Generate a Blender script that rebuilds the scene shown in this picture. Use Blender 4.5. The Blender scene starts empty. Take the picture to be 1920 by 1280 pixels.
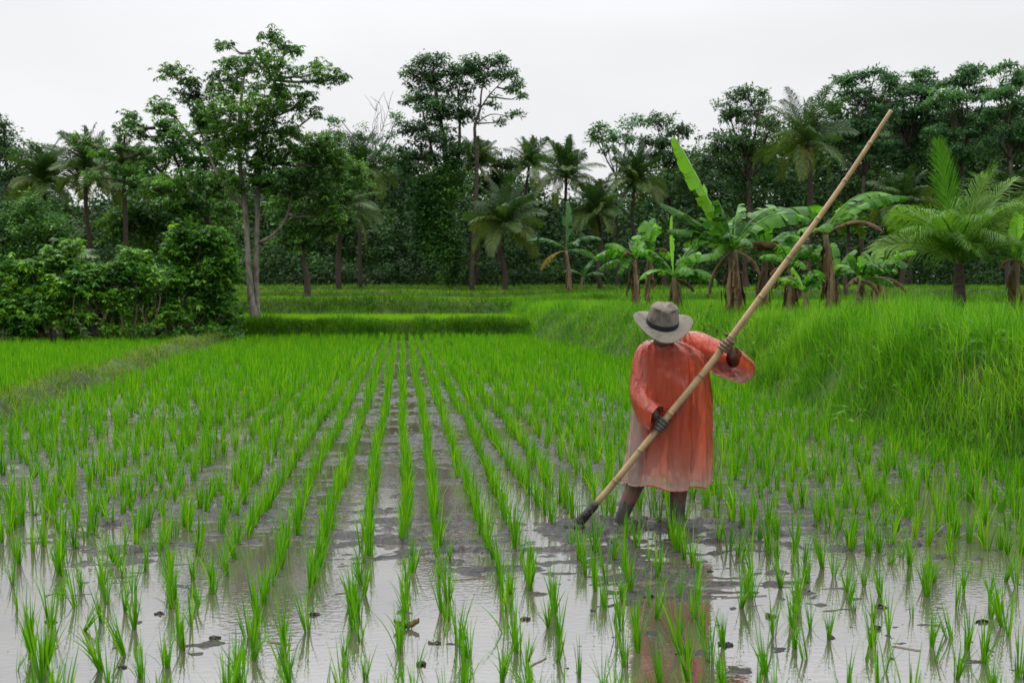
import bpy, bmesh, math, random
import numpy as np
from mathutils import Vector, Matrix

random.seed(11)
RNG = np.random.default_rng(11)
scene = bpy.context.scene
COL = scene.collection
PI = math.pi

# ------------------------------------------------------------------ camera
FPX = 1867.0
CAMZ = 1.5
PITCH = math.atan(88 / FPX)
YAW = math.atan(205 / FPX * math.cos(PITCH))
Fv = np.array([math.sin(YAW) * math.cos(PITCH), math.cos(YAW) * math.cos(PITCH), -math.sin(PITCH)])
Rv = np.array([math.cos(YAW), -math.sin(YAW), 0.0])
Uv = np.cross(Rv, Fv)
CAM = np.array([0, 0, CAMZ])


def at(px, py, d):
    """World point seen at photo pixel (px, py) at distance d along the view axis."""
    return CAM + d * (Fv + Rv * (px - 960) / FPX + Uv * (640 - py) / FPX)


def proj(P):
    q = np.asarray(P, float) - CAM
    d = q @ Fv
    return 960 + FPX * (q @ Rv) / d, 640 - FPX * (q @ Uv) / d, d


cam_data = bpy.data.cameras.new("camera")
cam_data.sensor_width = 36
cam_data.lens = 36 * FPX / 1920
cam_data.clip_start = 0.05
cam_data.clip_end = 3000
cam_data.dof.use_dof = True
cam_data.dof.focus_distance = 7.2
cam_data.dof.aperture_fstop = 5.0
cam = bpy.data.objects.new("camera", cam_data)
COL.objects.link(cam)
cam.matrix_world = Matrix(((Rv[0], Uv[0], -Fv[0], 0), (Rv[1], Uv[1], -Fv[1], 0), (Rv[2], Uv[2], -Fv[2], CAMZ), (0, 0, 0, 1)))
scene.camera = cam

# ------------------------------------------------------------------ noise (numpy value noise)


def _hash(ix, iy, s):
    h = (ix.astype(np.int64) * 374761393 + iy.astype(np.int64) * 668265263 + s * 974634733) & 0xFFFFFFFF
    h = ((h ^ (h >> 13)) * 1274126177) & 0xFFFFFFFF
    return ((h ^ (h >> 16)) & 0xFFFF) / 65535.0


def vnoise(x, y, s=0):
    x = np.asarray(x, float); y = np.asarray(y, float)
    ix = np.floor(x); iy = np.floor(y)
    fx = x - ix; fy = y - iy
    fx = fx * fx * (3 - 2 * fx); fy = fy * fy * (3 - 2 * fy)
    a = _hash(ix, iy, s); b = _hash(ix + 1, iy, s); c = _hash(ix, iy + 1, s); d = _hash(ix + 1, iy + 1, s)
    return (a * (1 - fx) + b * fx) * (1 - fy) + (c * (1 - fx) + d * fx) * fy - 0.5


def fbm(x, y, s=0, o=4, g=0.5):
    r = 0; a = 1.0; k = 1.0
    for i in range(o):
        r = r + a * vnoise(x * k + 17.3 * i, y * k - 9.1 * i, s + i)
        a *= g; k *= 2.03
    return r


def sm(t):
    t = np.clip(t, 0, 1)
    return t * t * (3 - 2 * t)


# ------------------------------------------------------------------ mesh buffers
class MB:
    def __init__(self):
        self.V = []; self.Q = []; self.T = []; self.A = []; self.n = 0

    def add(self, V, Q=None, T=None, tint=0.5):
        V = np.asarray(V, float).reshape(-1, 3)
        self.V.append(V)
        if Q is not None and len(Q):
            self.Q.append(np.asarray(Q, int).reshape(-1, 4) + self.n)
        if T is not None and len(T):
            self.T.append(np.asarray(T, int).reshape(-1, 3) + self.n)
        a = np.asarray(tint, float)
        self.A.append(np.full(len(V), float(a)) if a.ndim == 0 else a)
        self.n += len(V)
        return self

    def data(self):
        V = np.concatenate(self.V) if self.V else np.zeros((0, 3))
        Q = np.concatenate(self.Q) if self.Q else np.zeros((0, 4), int)
        T = np.concatenate(self.T) if self.T else np.zeros((0, 3), int)
        return V, Q, T, np.concatenate(self.A)

    def mesh(self, name, mat, off=(0, 0, 0), smooth=True):
        V, Q, T, A = self.data()
        V = V - np.asarray(off, float)
        me = bpy.data.meshes.new(name)
        me.vertices.add(len(V)); me.vertices.foreach_set("co", V.astype(np.float32).ravel())
        nl = len(Q) * 4 + len(T) * 3
        me.loops.add(nl)
        me.loops.foreach_set("vertex_index", np.concatenate([Q.ravel(), T.ravel()]).astype(np.int32))
        me.polygons.add(len(Q) + len(T))
        st = np.concatenate([np.arange(len(Q)) * 4, len(Q) * 4 + np.arange(len(T)) * 3])
        me.polygons.foreach_set("loop_start", st.astype(np.int32))
        if smooth:
            me.polygons.foreach_set("use_smooth", np.ones(len(Q) + len(T), bool))
        at_ = me.attributes.new("tint", "FLOAT", "POINT")
        at_.data.foreach_set("value", A.astype(np.float32))
        me.update(calc_edges=True)
        me.validate()
        me.materials.append(mat)
        return me

    def build(self, name, mat, parent=None, loc=None, smooth=True):
        """Link as ONE object. Vertices are world coordinates; they are moved to the parent's (or loc's) frame."""
        if parent is not None:
            off = parent["_base"] if "_base" in parent else (0, 0, 0)
        else:
            off = loc if loc is not None else (0, 0, 0)
        me = self.mesh(name, mat, off, smooth)
        ob = bpy.data.objects.new(name, me)
        COL.objects.link(ob)
        if parent is not None:
            ob.parent = parent
        else:
            ob.location = off
        ob["_base"] = [float(v) for v in off]
        return ob


def tag(o, label=None, cat=None, group=None, kind=None):
    if label: o["label"] = label
    if cat: o["category"] = cat
    if group: o["group"] = group
    if kind: o["kind"] = kind
    return o


def thing(name, loc, label, cat, group=None):
    o = bpy.data.objects.new(name, None)
    COL.objects.link(o)
    o.empty_display_size = 0.1
    o.location = [float(v) for v in loc]
    o["_base"] = [float(v) for v in loc]
    return tag(o, label, cat, group)


def nrm(v):
    v = np.asarray(v, float)
    n = np.linalg.norm(v, axis=-1, keepdims=True)
    return v / np.maximum(n, 1e-9)


def spline(pts, n):
    """Catmull-Rom through pts (rows may carry radius as a 4th column)."""
    P = np.asarray(pts, float)
    P = np.vstack([2 * P[0] - P[1], P, 2 * P[-1] - P[-2]])
    m = len(P) - 3
    out = []
    for u in np.linspace(0, m, n):
        i = min(int(u), m - 1); t = u - i
        a, b, c, d = P[i:i + 4]
        out.append(0.5 * (2 * b + (c - a) * t + (2 * a - 5 * b + 4 * c - d) * t * t + (3 * b - a - 3 * c + d) * t ** 3))
    return np.array(out)


def tube(path, rad, sides=8, cap=True, flat=1.0, wob=0.0):
    P = np.asarray(path, float); n = len(P)
    rad = np.broadcast_to(np.asarray(rad, float), (n,))
    T = nrm(np.gradient(P, axis=0))
    ref = np.array([0.13, 0.97, 0.2]) if abs(T[0][1]) < 0.8 else np.array([0.97, 0.13, 0.2])
    N = nrm(np.cross(T[0], ref)); Ns = [N]
    for i in range(1, n):
        N = N - T[i] * (N @ T[i]); N = nrm(N); Ns.append(N)
    Ns = np.array(Ns); Bs = np.cross(T, Ns)
    th = np.linspace(0, 2 * PI, sides, endpoint=False)
    r = rad[:, None] * np.ones(sides)[None]
    if wob:
        r = r * (1 + wob * (RNG.random((n, sides)) - 0.5))
    V = P[:, None] + r[..., None] * (np.cos(th)[None, :, None] * Ns[:, None] + flat * np.sin(th)[None, :, None] * Bs[:, None])
    V = V.reshape(-1, 3)
    i = np.arange(n - 1)[:, None] * sides; j = np.arange(sides)[None]; k = (j + 1) % sides
    Q = np.stack([i + j, i + k, i + sides + k, i + sides + j], -1).reshape(-1, 4)
    Tt = []
    if cap:
        a = len(V); V = np.vstack([V, P[0], P[-1]])
        for q in range(sides):
            Tt.append((a, (q + 1) % sides, q)); Tt.append((a + 1, (n - 1) * sides + q, (n - 1) * sides + (q + 1) % sides))
    return V, Q, np.array(Tt) if Tt else None


def capsule(path, rad, sides=12):
    """Closed tube with rounded ends."""
    P = np.asarray(path, float); rad = np.broadcast_to(np.asarray(rad, float), (len(P),)).copy()
    t0 = nrm(P[0] - P[1]); t1 = nrm(P[-1] - P[-2])
    pre = [P[0] + t0 * rad[0] * s for s in (0.98, 0.85, 0.5)]; rp = [rad[0] * c for c in (0.2, 0.53, 0.87)]
    post = [P[-1] + t1 * rad[-1] * s for s in (0.5, 0.85, 0.98)]; rq = [rad[-1] * c for c in (0.87, 0.53, 0.2)]
    return tube(np.vstack([pre, P, post]), np.concatenate([rp, rad, rq]), sides)


def ellipsoid(c, ax, n=12, m=10):
    """ax: 3 row vectors giving the semi-axes."""
    ax = np.asarray(ax, float)
    u = np.linspace(0, 2 * PI, n, endpoint=False); v = np.linspace(0.02, PI - 0.02, m)
    S = np.stack([np.sin(v)[:, None] * np.cos(u)[None], np.sin(v)[:, None] * np.sin(u)[None], np.cos(v)[:, None] * np.ones(n)[None]], -1).reshape(-1, 3)
    V = np.asarray(c) + S @ ax
    i = np.arange(m - 1)[:, None] * n; j = np.arange(n)[None]; k = (j + 1) % n
    Q = np.stack([i + j, i + k, i + n + k, i + n + j], -1).reshape(-1, 4)
    a = len(V); V = np.vstack([V, V[:n].mean(0), V[-n:].mean(0)])
    T = [(a, (q + 1) % n, q) for q in range(n)] + [(a + 1, (m - 1) * n + q, (m - 1) * n + (q + 1) % n) for q in range(n)]
    return V, Q, np.array(T)


def blades(P, az, L, W, lean, curl, segs=3, twist=0.9, rng=RNG):
    """Grass blades: tapered ribbons that lean and curl over. All arrays of length n."""
    P = np.asarray(P, float); n = len(P)
    az, L, W, lean, curl = [np.broadcast_to(np.asarray(a, float), (n,)) for a in (az, L, W, lean, curl)]
    dirv = np.stack([np.cos(az), np.sin(az), np.zeros(n)], -1)
    sa = az + PI / 2 + twist * (rng.random(n) * 2 - 1)
    side = np.stack([np.cos(sa), np.sin(sa), np.zeros(n)], -1)
    pos = P.copy(); rows = []
    for s in range(segs + 1):
        t = s / segs
        w = W * (1 - t ** 1.7) * (0.75 + 0.9 * t * (1 - t) * 2) * 0.5 + 0.0006
        rows.append(pos - side * w[:, None]); rows.append(pos + side * w[:, None])
        ang = lean + curl * ((s + 0.6) / segs)
        pos = pos + (dirv * np.sin(ang)[:, None] + np.array([0, 0, 1.0]) * np.cos(ang)[:, None]) * (L / segs)[:, None]
    V = np.stack(rows, 1)  # n, 2(segs+1), 3
    k = 2 * (segs + 1)
    base = np.arange(n)[:, None] * k
    Q = np.concatenate([base + np.array([[2 * s, 2 * s + 1, 2 * s + 3, 2 * s + 2]]) for s in range(segs)], 0)
    return V.reshape(-1, 3), Q, k


def leaf_quads(C, D, Nn, L, W, bend=0.15):
    """Diamond leaves folded along the midrib. C base points, D directions, Nn normals."""
    n = len(C); L = np.broadcast_to(L, (n,))[:, None]; W = np.broadcast_to(W, (n,))[:, None]
    S = nrm(np.cross(D, Nn)); Nn = nrm(np.cross(S, D))
    mid = C + D * L * 0.45
    V = np.stack([C, mid + S * W * 0.5 - Nn * W * bend, C + D * L - Nn * L * 0.12, mid - S * W * 0.5 - Nn * W * bend], 1).reshape(-1, 3)
    Q = np.arange(n)[:, None] * 4 + np.array([[0, 1, 2, 3]])
    return V, Q


def rand_unit(n, rng=RNG):
    v = rng.normal(size=(n, 3))
    return nrm(v)


# ------------------------------------------------------------------ materials
def nodes_of(name):
    m = bpy.data.materials.new(name); m.use_nodes = True
    nt = m.node_tree; nt.nodes.clear()
    out = nt.nodes.new("ShaderNodeOutputMaterial")
    return m, nt, out


def N(nt, typ, **kw):
    n = nt.nodes.new(typ)
    for k, v in kw.items():
        if k.startswith("i_"):
            n.inputs[k[2:].replace("_", " ")].default_value = v
        else:
            setattr(n, k, v)
    return n


def rgb(c): return (c[0], c[1], c[2], 1)


def ramp(nt, stops):
    r = nt.nodes.new("ShaderNodeValToRGB")
    e = r.color_ramp.elements
    while len(e) < len(stops): e.new(0.5)
    for el, (p, c) in zip(e, stops):
        el.position = p; el.color = rgb(c)
    return r


def leaf_mat(name, c0, c1, c2, trans=0.35, rough=0.45, spec=0.4, tr_gain=1.3, noise_scale=0.0):
    if "rice" not in name and "grass" not in name:
        c0 = tuple(v * 0.6 for v in c0); c2 = tuple(v * 1.2 for v in c2)
    m, nt, out = nodes_of(name)
    a = N(nt, "ShaderNodeAttribute", attribute_name="tint")
    r = ramp(nt, [(0.0, c0), (0.5, c1), (1.0, c2)])
    src = a.outputs["Fac"]
    if noise_scale:
        tc = N(nt, "ShaderNodeNewGeometry")
        nz = N(nt, "ShaderNodeTexNoise"); nz.inputs["Scale"].default_value = noise_scale; nz.inputs["Detail"].default_value = 3
        nt.links.new(tc.outputs["Position"], nz.inputs["Vector"])
        mr = N(nt, "ShaderNodeMapRange"); mr.inputs["From Min"].default_value = 0.3; mr.inputs["From Max"].default_value = 0.7
        mr.inputs["To Min"].default_value = -0.4; mr.inputs["To Max"].default_value = 0.4
        nt.links.new(nz.outputs["Fac"], mr.inputs["Value"])
        ad = N(nt, "ShaderNodeMath", operation="ADD"); nt.links.new(src, ad.inputs[0]); nt.links.new(mr.outputs["Result"], ad.inputs[1])
        src = ad.outputs[0]
    nt.links.new(src, r.inputs["Fac"])
    p = N(nt, "ShaderNodeBsdfPrincipled"); p.inputs["Roughness"].default_value = rough
    p.inputs["Specular IOR Level"].default_value = spec * 0.5
    nt.links.new(r.outputs["Color"], p.inputs["Base Color"])
    t = N(nt, "ShaderNodeBsdfTranslucent")
    hs = N(nt, "ShaderNodeMix", data_type="RGBA", blend_type="MULTIPLY"); hs.inputs["Factor"].default_value = 1
    hs.inputs[7].default_value = (1.15 * tr_gain, 1.25 * tr_gain, 0.55 * tr_gain, 1)
    nt.links.new(r.outputs["Color"], hs.inputs[6]); nt.links.new(hs.outputs[2], t.inputs["Color"])
    mx = N(nt, "ShaderNodeMixShader"); mx.inputs[0].default_value = trans
    nt.links.new(p.outputs[0], mx.inputs[1]); nt.links.new(t.outputs[0], mx.inputs[2])
    nt.links.new(mx.outputs[0], out.inputs["Surface"])
    return m


def rough_mat(name, c0, c1, scale=8.0, rough=0.8, spec=0.3, bump=0.4, stretch=(1, 1, 1), detail=6, c2=None, dist=0.02):
    m, nt, out = nodes_of(name)
    tc = N(nt, "ShaderNodeTexCoord"); mp = N(nt, "ShaderNodeMapping"); mp.inputs["Scale"].default_value = stretch
    nt.links.new(tc.outputs["Object"], mp.inputs["Vector"])
    nz = N(nt, "ShaderNodeTexNoise"); nz.inputs["Scale"].default_value = scale; nz.inputs["Detail"].default_value = detail
    nz.inputs["Roughness"].default_value = 0.62
    nt.links.new(mp.outputs[0], nz.inputs["Vector"])
    st = [(0.32, c0), (0.68, c1)] if c2 is None else [(0.3, c0), (0.5, c1), (0.7, c2)]
    r = ramp(nt, st); nt.links.new(nz.outputs["Fac"], r.inputs["Fac"])
    p = N(nt, "ShaderNodeBsdfPrincipled"); p.inputs["Roughness"].default_value = rough
    p.inputs["Specular IOR Level"].default_value = spec
    nt.links.new(r.outputs["Color"], p.inputs["Base Color"])
    b = N(nt, "ShaderNodeBump"); b.inputs["Strength"].default_value = bump; b.inputs["Distance"].default_value = dist
    nt.links.new(nz.outputs["Fac"], b.inputs["Height"]); nt.links.new(b.outputs[0], p.inputs["Normal"])
    nt.links.new(p.outputs[0], out.inputs["Surface"])
    return m


M = {}
M["rice"] = leaf_mat("rice_leaf", (0.042, 0.165, 0.003), (0.075, 0.235, 0.004), (0.17, 0.33, 0.010), 0.45, 0.5, 0.18)
M["grass"] = leaf_mat("bank_grass_blade", (0.034, 0.125, 0.004), (0.072, 0.215, 0.006), (0.16, 0.32, 0.018), 0.45, 0.45, 0.25, noise_scale=0.9)
M["grass_dark"] = leaf_mat("terrace_grass_blade", (0.026, 0.088, 0.005), (0.055, 0.155, 0.007), (0.12, 0.24, 0.018), 0.4, 0.5, 0.2, noise_scale=0.6)
M["bund_grass"] = leaf_mat("dike_grass_blade", (0.055, 0.11, 0.010), (0.10, 0.19, 0.016), (0.20, 0.24, 0.045), 0.35, 0.5, 0.2, noise_scale=1.2)
M["leaf_near"] = leaf_mat("broad_leaf_dark", (0.026, 0.076, 0.015), (0.050, 0.128, 0.020), (0.10, 0.20, 0.028), 0.38, 0.45, 0.4, noise_scale=0.5)
M["leaf_mid"] = leaf_mat("broad_leaf_mid", (0.026, 0.088, 0.013), (0.052, 0.145, 0.018), (0.11, 0.23, 0.026), 0.38, 0.45, 0.4, noise_scale=0.5)
M["leaf_shrub"] = leaf_mat("shrub_leaf", (0.024, 0.088, 0.010), (0.052, 0.16, 0.014), (0.15, 0.29, 0.018), 0.38, 0.45, 0.35, noise_scale=0.9)
M["leaf_far"] = leaf_mat("far_leaf", (0.022, 0.062, 0.023), (0.042, 0.102, 0.034), (0.08, 0.165, 0.052), 0.3, 0.45, 0.5, noise_scale=0.25)
M["leaf_albizia"] = leaf_mat("layered_tree_leaf", (0.025, 0.078, 0.029), (0.048, 0.132, 0.046), (0.095, 0.21, 0.072), 0.32, 0.45, 0.5, noise_scale=0.25)
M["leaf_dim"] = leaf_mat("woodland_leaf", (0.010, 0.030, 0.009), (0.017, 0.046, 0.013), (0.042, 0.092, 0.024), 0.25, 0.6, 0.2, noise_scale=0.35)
M["vine"] = leaf_mat("vine_leaf", (0.020, 0.068, 0.013), (0.038, 0.11, 0.018), (0.075, 0.17, 0.026), 0.3, 0.5, 0.35, noise_scale=0.4)
M["palm_far"] = leaf_mat("palm_frond_far", (0.026, 0.064, 0.018), (0.052, 0.10, 0.022), (0.125, 0.14, 0.034), 0.32, 0.5, 0.4)
M["palm_near"] = leaf_mat("palm_frond_green", (0.038, 0.105, 0.010), (0.07, 0.165, 0.014), (0.14, 0.24, 0.028), 0.36, 0.4, 0.4)
M["palm_bright"] = leaf_mat("palm_frond_young", (0.036, 0.12, 0.007), (0.06, 0.175, 0.010), (0.12, 0.25, 0.02), 0.4, 0.4, 0.35)
M["banana"] = leaf_mat("banana_leaf", (0.034, 0.125, 0.013), (0.055, 0.172, 0.016), (0.11, 0.25, 0.028), 0.45, 0.32, 0.45, noise_scale=2.5)
M["banana_pale"] = leaf_mat("banana_leaf_young", (0.12, 0.29, 0.018), (0.16, 0.36, 0.025), (0.22, 0.42, 0.05), 0.5, 0.3, 0.4)
M["banana_far"] = leaf_mat("banana_leaf_far", (0.025, 0.085, 0.025), (0.04, 0.115, 0.03), (0.07, 0.16, 0.04), 0.35, 0.3, 0.5)
M["yellow_leaf"] = leaf_mat("yellowed_leaf", (0.13, 0.10, 0.014), (0.20, 0.14, 0.016), (0.24, 0.18, 0.03), 0.3, 0.5, 0.2)
M["dry_leaf"] = leaf_mat("dry_brown_leaf", (0.045, 0.028, 0.014), (0.09, 0.057, 0.028), (0.17, 0.12, 0.065), 0.15, 0.75, 0.15, tr_gain=0.8)
M["bark_pale"] = rough_mat("pale_bark", (0.055, 0.048, 0.038), (0.13, 0.118, 0.095), 5, 0.9, 0.15, 0.8, (1.5, 1.5, 0.6), c2=(0.21, 0.195, 0.165))
M["bark_dark"] = rough_mat("dark_bark", (0.02, 0.016, 0.012), (0.075, 0.06, 0.045), 6, 0.9, 0.2, 0.7, (2, 2, 0.5))
M["palm_bark"] = rough_mat("palm_bark", (0.02, 0.015, 0.012), (0.065, 0.048, 0.036), 5, 0.9, 0.2, 0.8, (0.6, 0.6, 5))
M["stem_green"] = rough_mat("leaf_stalk", (0.11, 0.17, 0.03), (0.22, 0.27, 0.06), 4, 0.5, 0.4, 0.1)
M["stem_dry"] = rough_mat("dry_sheath", (0.025, 0.017, 0.010), (0.15, 0.11, 0.065), 7, 0.85, 0.2, 0.8, (3, 3, 0.5), c2=(0.075, 0.052, 0.03))
M["shrub_stem"] = rough_mat("shrub_stem", (0.05, 0.042, 0.03), (0.17, 0.145, 0.11), 9, 0.85, 0.2, 0.4, (1, 1, 0.4))
M["soil"] = rough_mat("bare_soil", (0.05, 0.035, 0.022), (0.16, 0.115, 0.075), 6, 0.85, 0.25, 0.8)
M["timber"] = rough_mat("weathered_timber", (0.10, 0.08, 0.06), (0.24, 0.20, 0.16), 10, 0.85, 0.2, 0.5, (0.3, 3, 3))
M["tarp"] = rough_mat("blue_tarp", (0.05, 0.08, 0.13), (0.10, 0.15, 0.22), 4, 0.5, 0.4, 0.4)

# ------------------------------------------------------------------ world & light
w = bpy.data.worlds.new("World"); scene.world = w; w.use_nodes = True
nt = w.node_tree; nt.nodes.clear()
wo = N(nt, "ShaderNodeOutputWorld"); bg = N(nt, "ShaderNodeBackground"); bg.inputs["Strength"].default_value = 0.1
SUN_EL, SUN_AZ = math.radians(58), math.radians(-30)     # azimuth measured from +Y towards +X
sky = N(nt, "ShaderNodeTexSky", sky_type="NISHITA"); sky.sun_disc = False
sky.sun_elevation = SUN_EL; sky.sun_rotation = SUN_AZ
sky.air_density = 1.0; sky.dust_density = 3.0
tc = N(nt, "ShaderNodeTexCoord"); sx = N(nt, "ShaderNodeSeparateXYZ"); nt.links.new(tc.outputs["Generated"], sx.inputs[0])
grad = N(nt, "ShaderNodeMapRange", interpolation_type="SMOOTHSTEP")
grad.inputs["From Min"].default_value = 0.20; grad.inputs["From Max"].default_value = 0.95
grad.inputs["To Min"].default_value = 9.3; grad.inputs["To Max"].default_value = 36.0
nt.links.new(sx.outputs["Z"], grad.inputs["Value"])
mp = N(nt, "ShaderNodeMapping"); mp.inputs["Scale"].default_value = (1.6, 1.6, 4.5); nt.links.new(tc.outputs["Generated"], mp.inputs[0])
cn = N(nt, "ShaderNodeTexNoise"); cn.inputs["Scale"].default_value = 1.3; cn.inputs["Detail"].default_value = 4; cn.inputs["Roughness"].default_value = 0.45
nt.links.new(mp.outputs[0], cn.inputs["Vector"])
cm = N(nt, "ShaderNodeMapRange"); cm.inputs["From Min"].default_value = 0.3; cm.inputs["From Max"].default_value = 0.7
cm.inputs["To Min"].default_value = 0.90; cm.inputs["To Max"].default_value = 1.04
nt.links.new(cn.outputs["Fac"], cm.inputs["Value"])
mul = N(nt, "ShaderNodeMath", operation="MULTIPLY"); nt.links.new(grad.outputs[0], mul.inputs[0]); nt.links.new(cm.outputs[0], mul.inputs[1])
tintc = N(nt, "ShaderNodeVectorMath", operation="SCALE"); tintc.inputs[0].default_value = (0.985, 1.0, 1.012)
nt.links.new(mul.outputs[0], tintc.inputs["Scale"])
mixw = N(nt, "ShaderNodeMix", data_type="RGBA"); mixw.inputs["Factor"].default_value = 0.96
nt.links.new(sky.outputs[0], mixw.inputs[6]); nt.links.new(tintc.outputs[0], mixw.inputs[7])
nt.links.new(mixw.outputs[2], bg.inputs["Color"]); nt.links.new(bg.outputs[0], wo.inputs["Surface"])

sd = bpy.data.lights.new("sun", "SUN"); sd.energy = 1.2; sd.angle = math.radians(25); sd.color = (1, 0.97, 0.93)
so = bpy.data.objects.new("sun", sd); COL.objects.link(so)
sdir = Vector((math.sin(SUN_AZ) * math.cos(SUN_EL), math.cos(SUN_AZ) * math.cos(SUN_EL), math.sin(SUN_EL)))
so.rotation_euler = sdir.to_track_quat("Z", "Y").to_euler()

scene.view_settings.view_transform = "Standard"; scene.view_settings.look = "None"
scene.view_settings.exposure = 0; scene.view_settings.gamma = 1
cy = scene.cycles
cy.max_bounces = 10; cy.transparent_max_bounces = 12; cy.transmission_bounces = 6; cy.diffuse_bounces = 4; cy.glossy_bounces = 3
cy.use_denoising = True
cy.caustics_reflective = False; cy.caustics_refractive = False

# ------------------------------------------------------------------ terrain
YB1, YB2, YB3, YB4 = 33.3, 41.5, 51.0, 60.0


def xb(y):
    return np.interp(y, [0, 5, 7.8, 9.6, 12, 15.2, 21.5, 31.5, 36], [5.2, 5.2, 5.12, 4.85, 5.2, 5.5, 4.95, 4.2, 3.9]) + 0.18 * vnoise(np.asarray(y) * 0.8, 3.1, 5)


def xd(y):   # centre line of the low dike on the left
    return np.interp(y, [0, 12.6, 16.3, 26.7, 32.6, 34], [-4.7, -5.0, -5.1, -5.75, -5.6, -5.5]) + 0.12 * vnoise(np.asarray(y) * 0.7, 7.7, 6)


def H(x, y):
    x = np.asarray(x, float); y = np.asarray(y, float)
    wob = 0.35 * vnoise(x * 0.35, y * 0.1, 21) + 0.25 * vnoise(x * 1.3, y * 0.2, 22)
    back = 0.55 * sm((y - YB1 + wob) / 0.6) + (0.70 + 0.10 * vnoise(x * 0.5, 0.3, 23)) * sm((y - YB2 + wob * 1.5) / 0.8) + 0.36 * sm((y - YB3 + wob * 2) / 0.6) + 0.36 * sm((y - YB4 + wob * 2) / 0.6)
    back = back + np.clip(y - 62, 0, 300) * 0.004
    d = x - xb(y)
    right = 0.97 * sm(d / 1.05) ** 0.85 + 0.05 * fbm(x * 0.9, y * 0.9, 31) * sm(d / 0.6)
    right = right + 0.45 * sm((y - 44) / 0.7) * sm(d / 4) + 0.03 * np.clip(x - 8, 0, 12) * sm((y - 44) / 1)
    left = 0.35 * sm((y - np.interp(x, [-14, -11.5, -6, -5], [29.4, 29.8, 31.8, 33.3])) / 0.9) * sm((-5.2 - x) / 0.6)
    left2 = sm((-13.5 - x) / 3) * 0.3
    z = np.maximum.reduce([back, right, left, left2])
    dk = np.abs(x - xd(y))
    dike = 0.36 * sm(1 - dk / 0.55) * (1 + 0.5 * fbm(x * 2, y * 2, 41)) * sm((34.5 - y) / 1.0)
    base = -0.10 * (1 - sm(z / 0.1))
    return np.maximum(z + base, dike - 0.08)


def grid_mesh(xs, ys, zf):
    X, Y = np.meshgrid(xs, ys)
    Z = zf(X, Y)
    V = np.stack([X, Y, Z], -1).reshape(-1, 3)
    nx, ny = len(xs), len(ys)
    i = np.arange(ny - 1)[:, None] * nx; j = np.arange(nx - 1)[None]
    Q = np.stack([i + j, i + j + 1, i + nx + j + 1, i + nx + j], -1).reshape(-1, 4)
    return V, Q


xs = np.concatenate([[-600, -300, -150, -80, -50, -35, -26], np.arange(-20, 12, 0.16), np.arange(12, 34, 0.6), [38, 45, 60, 90, 150, 300, 600]])
ys = np.concatenate([[-60, -30, -10, -4, 0], np.arange(2, 64, 0.2), [66, 70, 78, 90, 120, 180, 300, 600]])
mb = MB(); V, Q = grid_mesh(xs, ys, H); mb.add(V, Q)
m, nt, out = nodes_of("ground_soil_and_turf")
geo = N(nt, "ShaderNodeNewGeometry"); n1 = N(nt, "ShaderNodeTexNoise"); n1.inputs["Scale"].default_value = 2.5; n1.inputs["Detail"].default_value = 8
nt.links.new(geo.outputs["Position"], n1.inputs["Vector"])
r1 = ramp(nt, [(0.3, (0.022, 0.026, 0.010)), (0.5, (0.03, 0.055, 0.012)), (0.7, (0.05, 0.095, 0.014))]); nt.links.new(n1.outputs["Fac"], r1.inputs["Fac"])
p = N(nt, "ShaderNodeBsdfPrincipled"); p.inputs["Roughness"].default_value = 0.9; p.inputs["Specular IOR Level"].default_value = 0.2
nt.links.new(r1.outputs[0], p.inputs["Base Color"])
b = N(nt, "ShaderNodeBump"); b.inputs["Strength"].default_value = 0.8; b.inputs["Distance"].default_value = 0.05
nt.links.new(n1.outputs["Fac"], b.inputs["Height"]); nt.links.new(b.outputs[0], p.inputs["Normal"]); nt.links.new(p.outputs[0], out.inputs["Surface"])
tag(mb.build("ground", m), "terraced green ground rising behind and beside the flooded rice field", "ground", kind="structure")

# ---- wet mud of the paddies (real relief that pokes through the water sheet)
FOOT_L = at(1160, 985, 6.47); FOOT_R = at(1272, 992, 6.42); TIP = at(1076, 990, 6.36)


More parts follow.
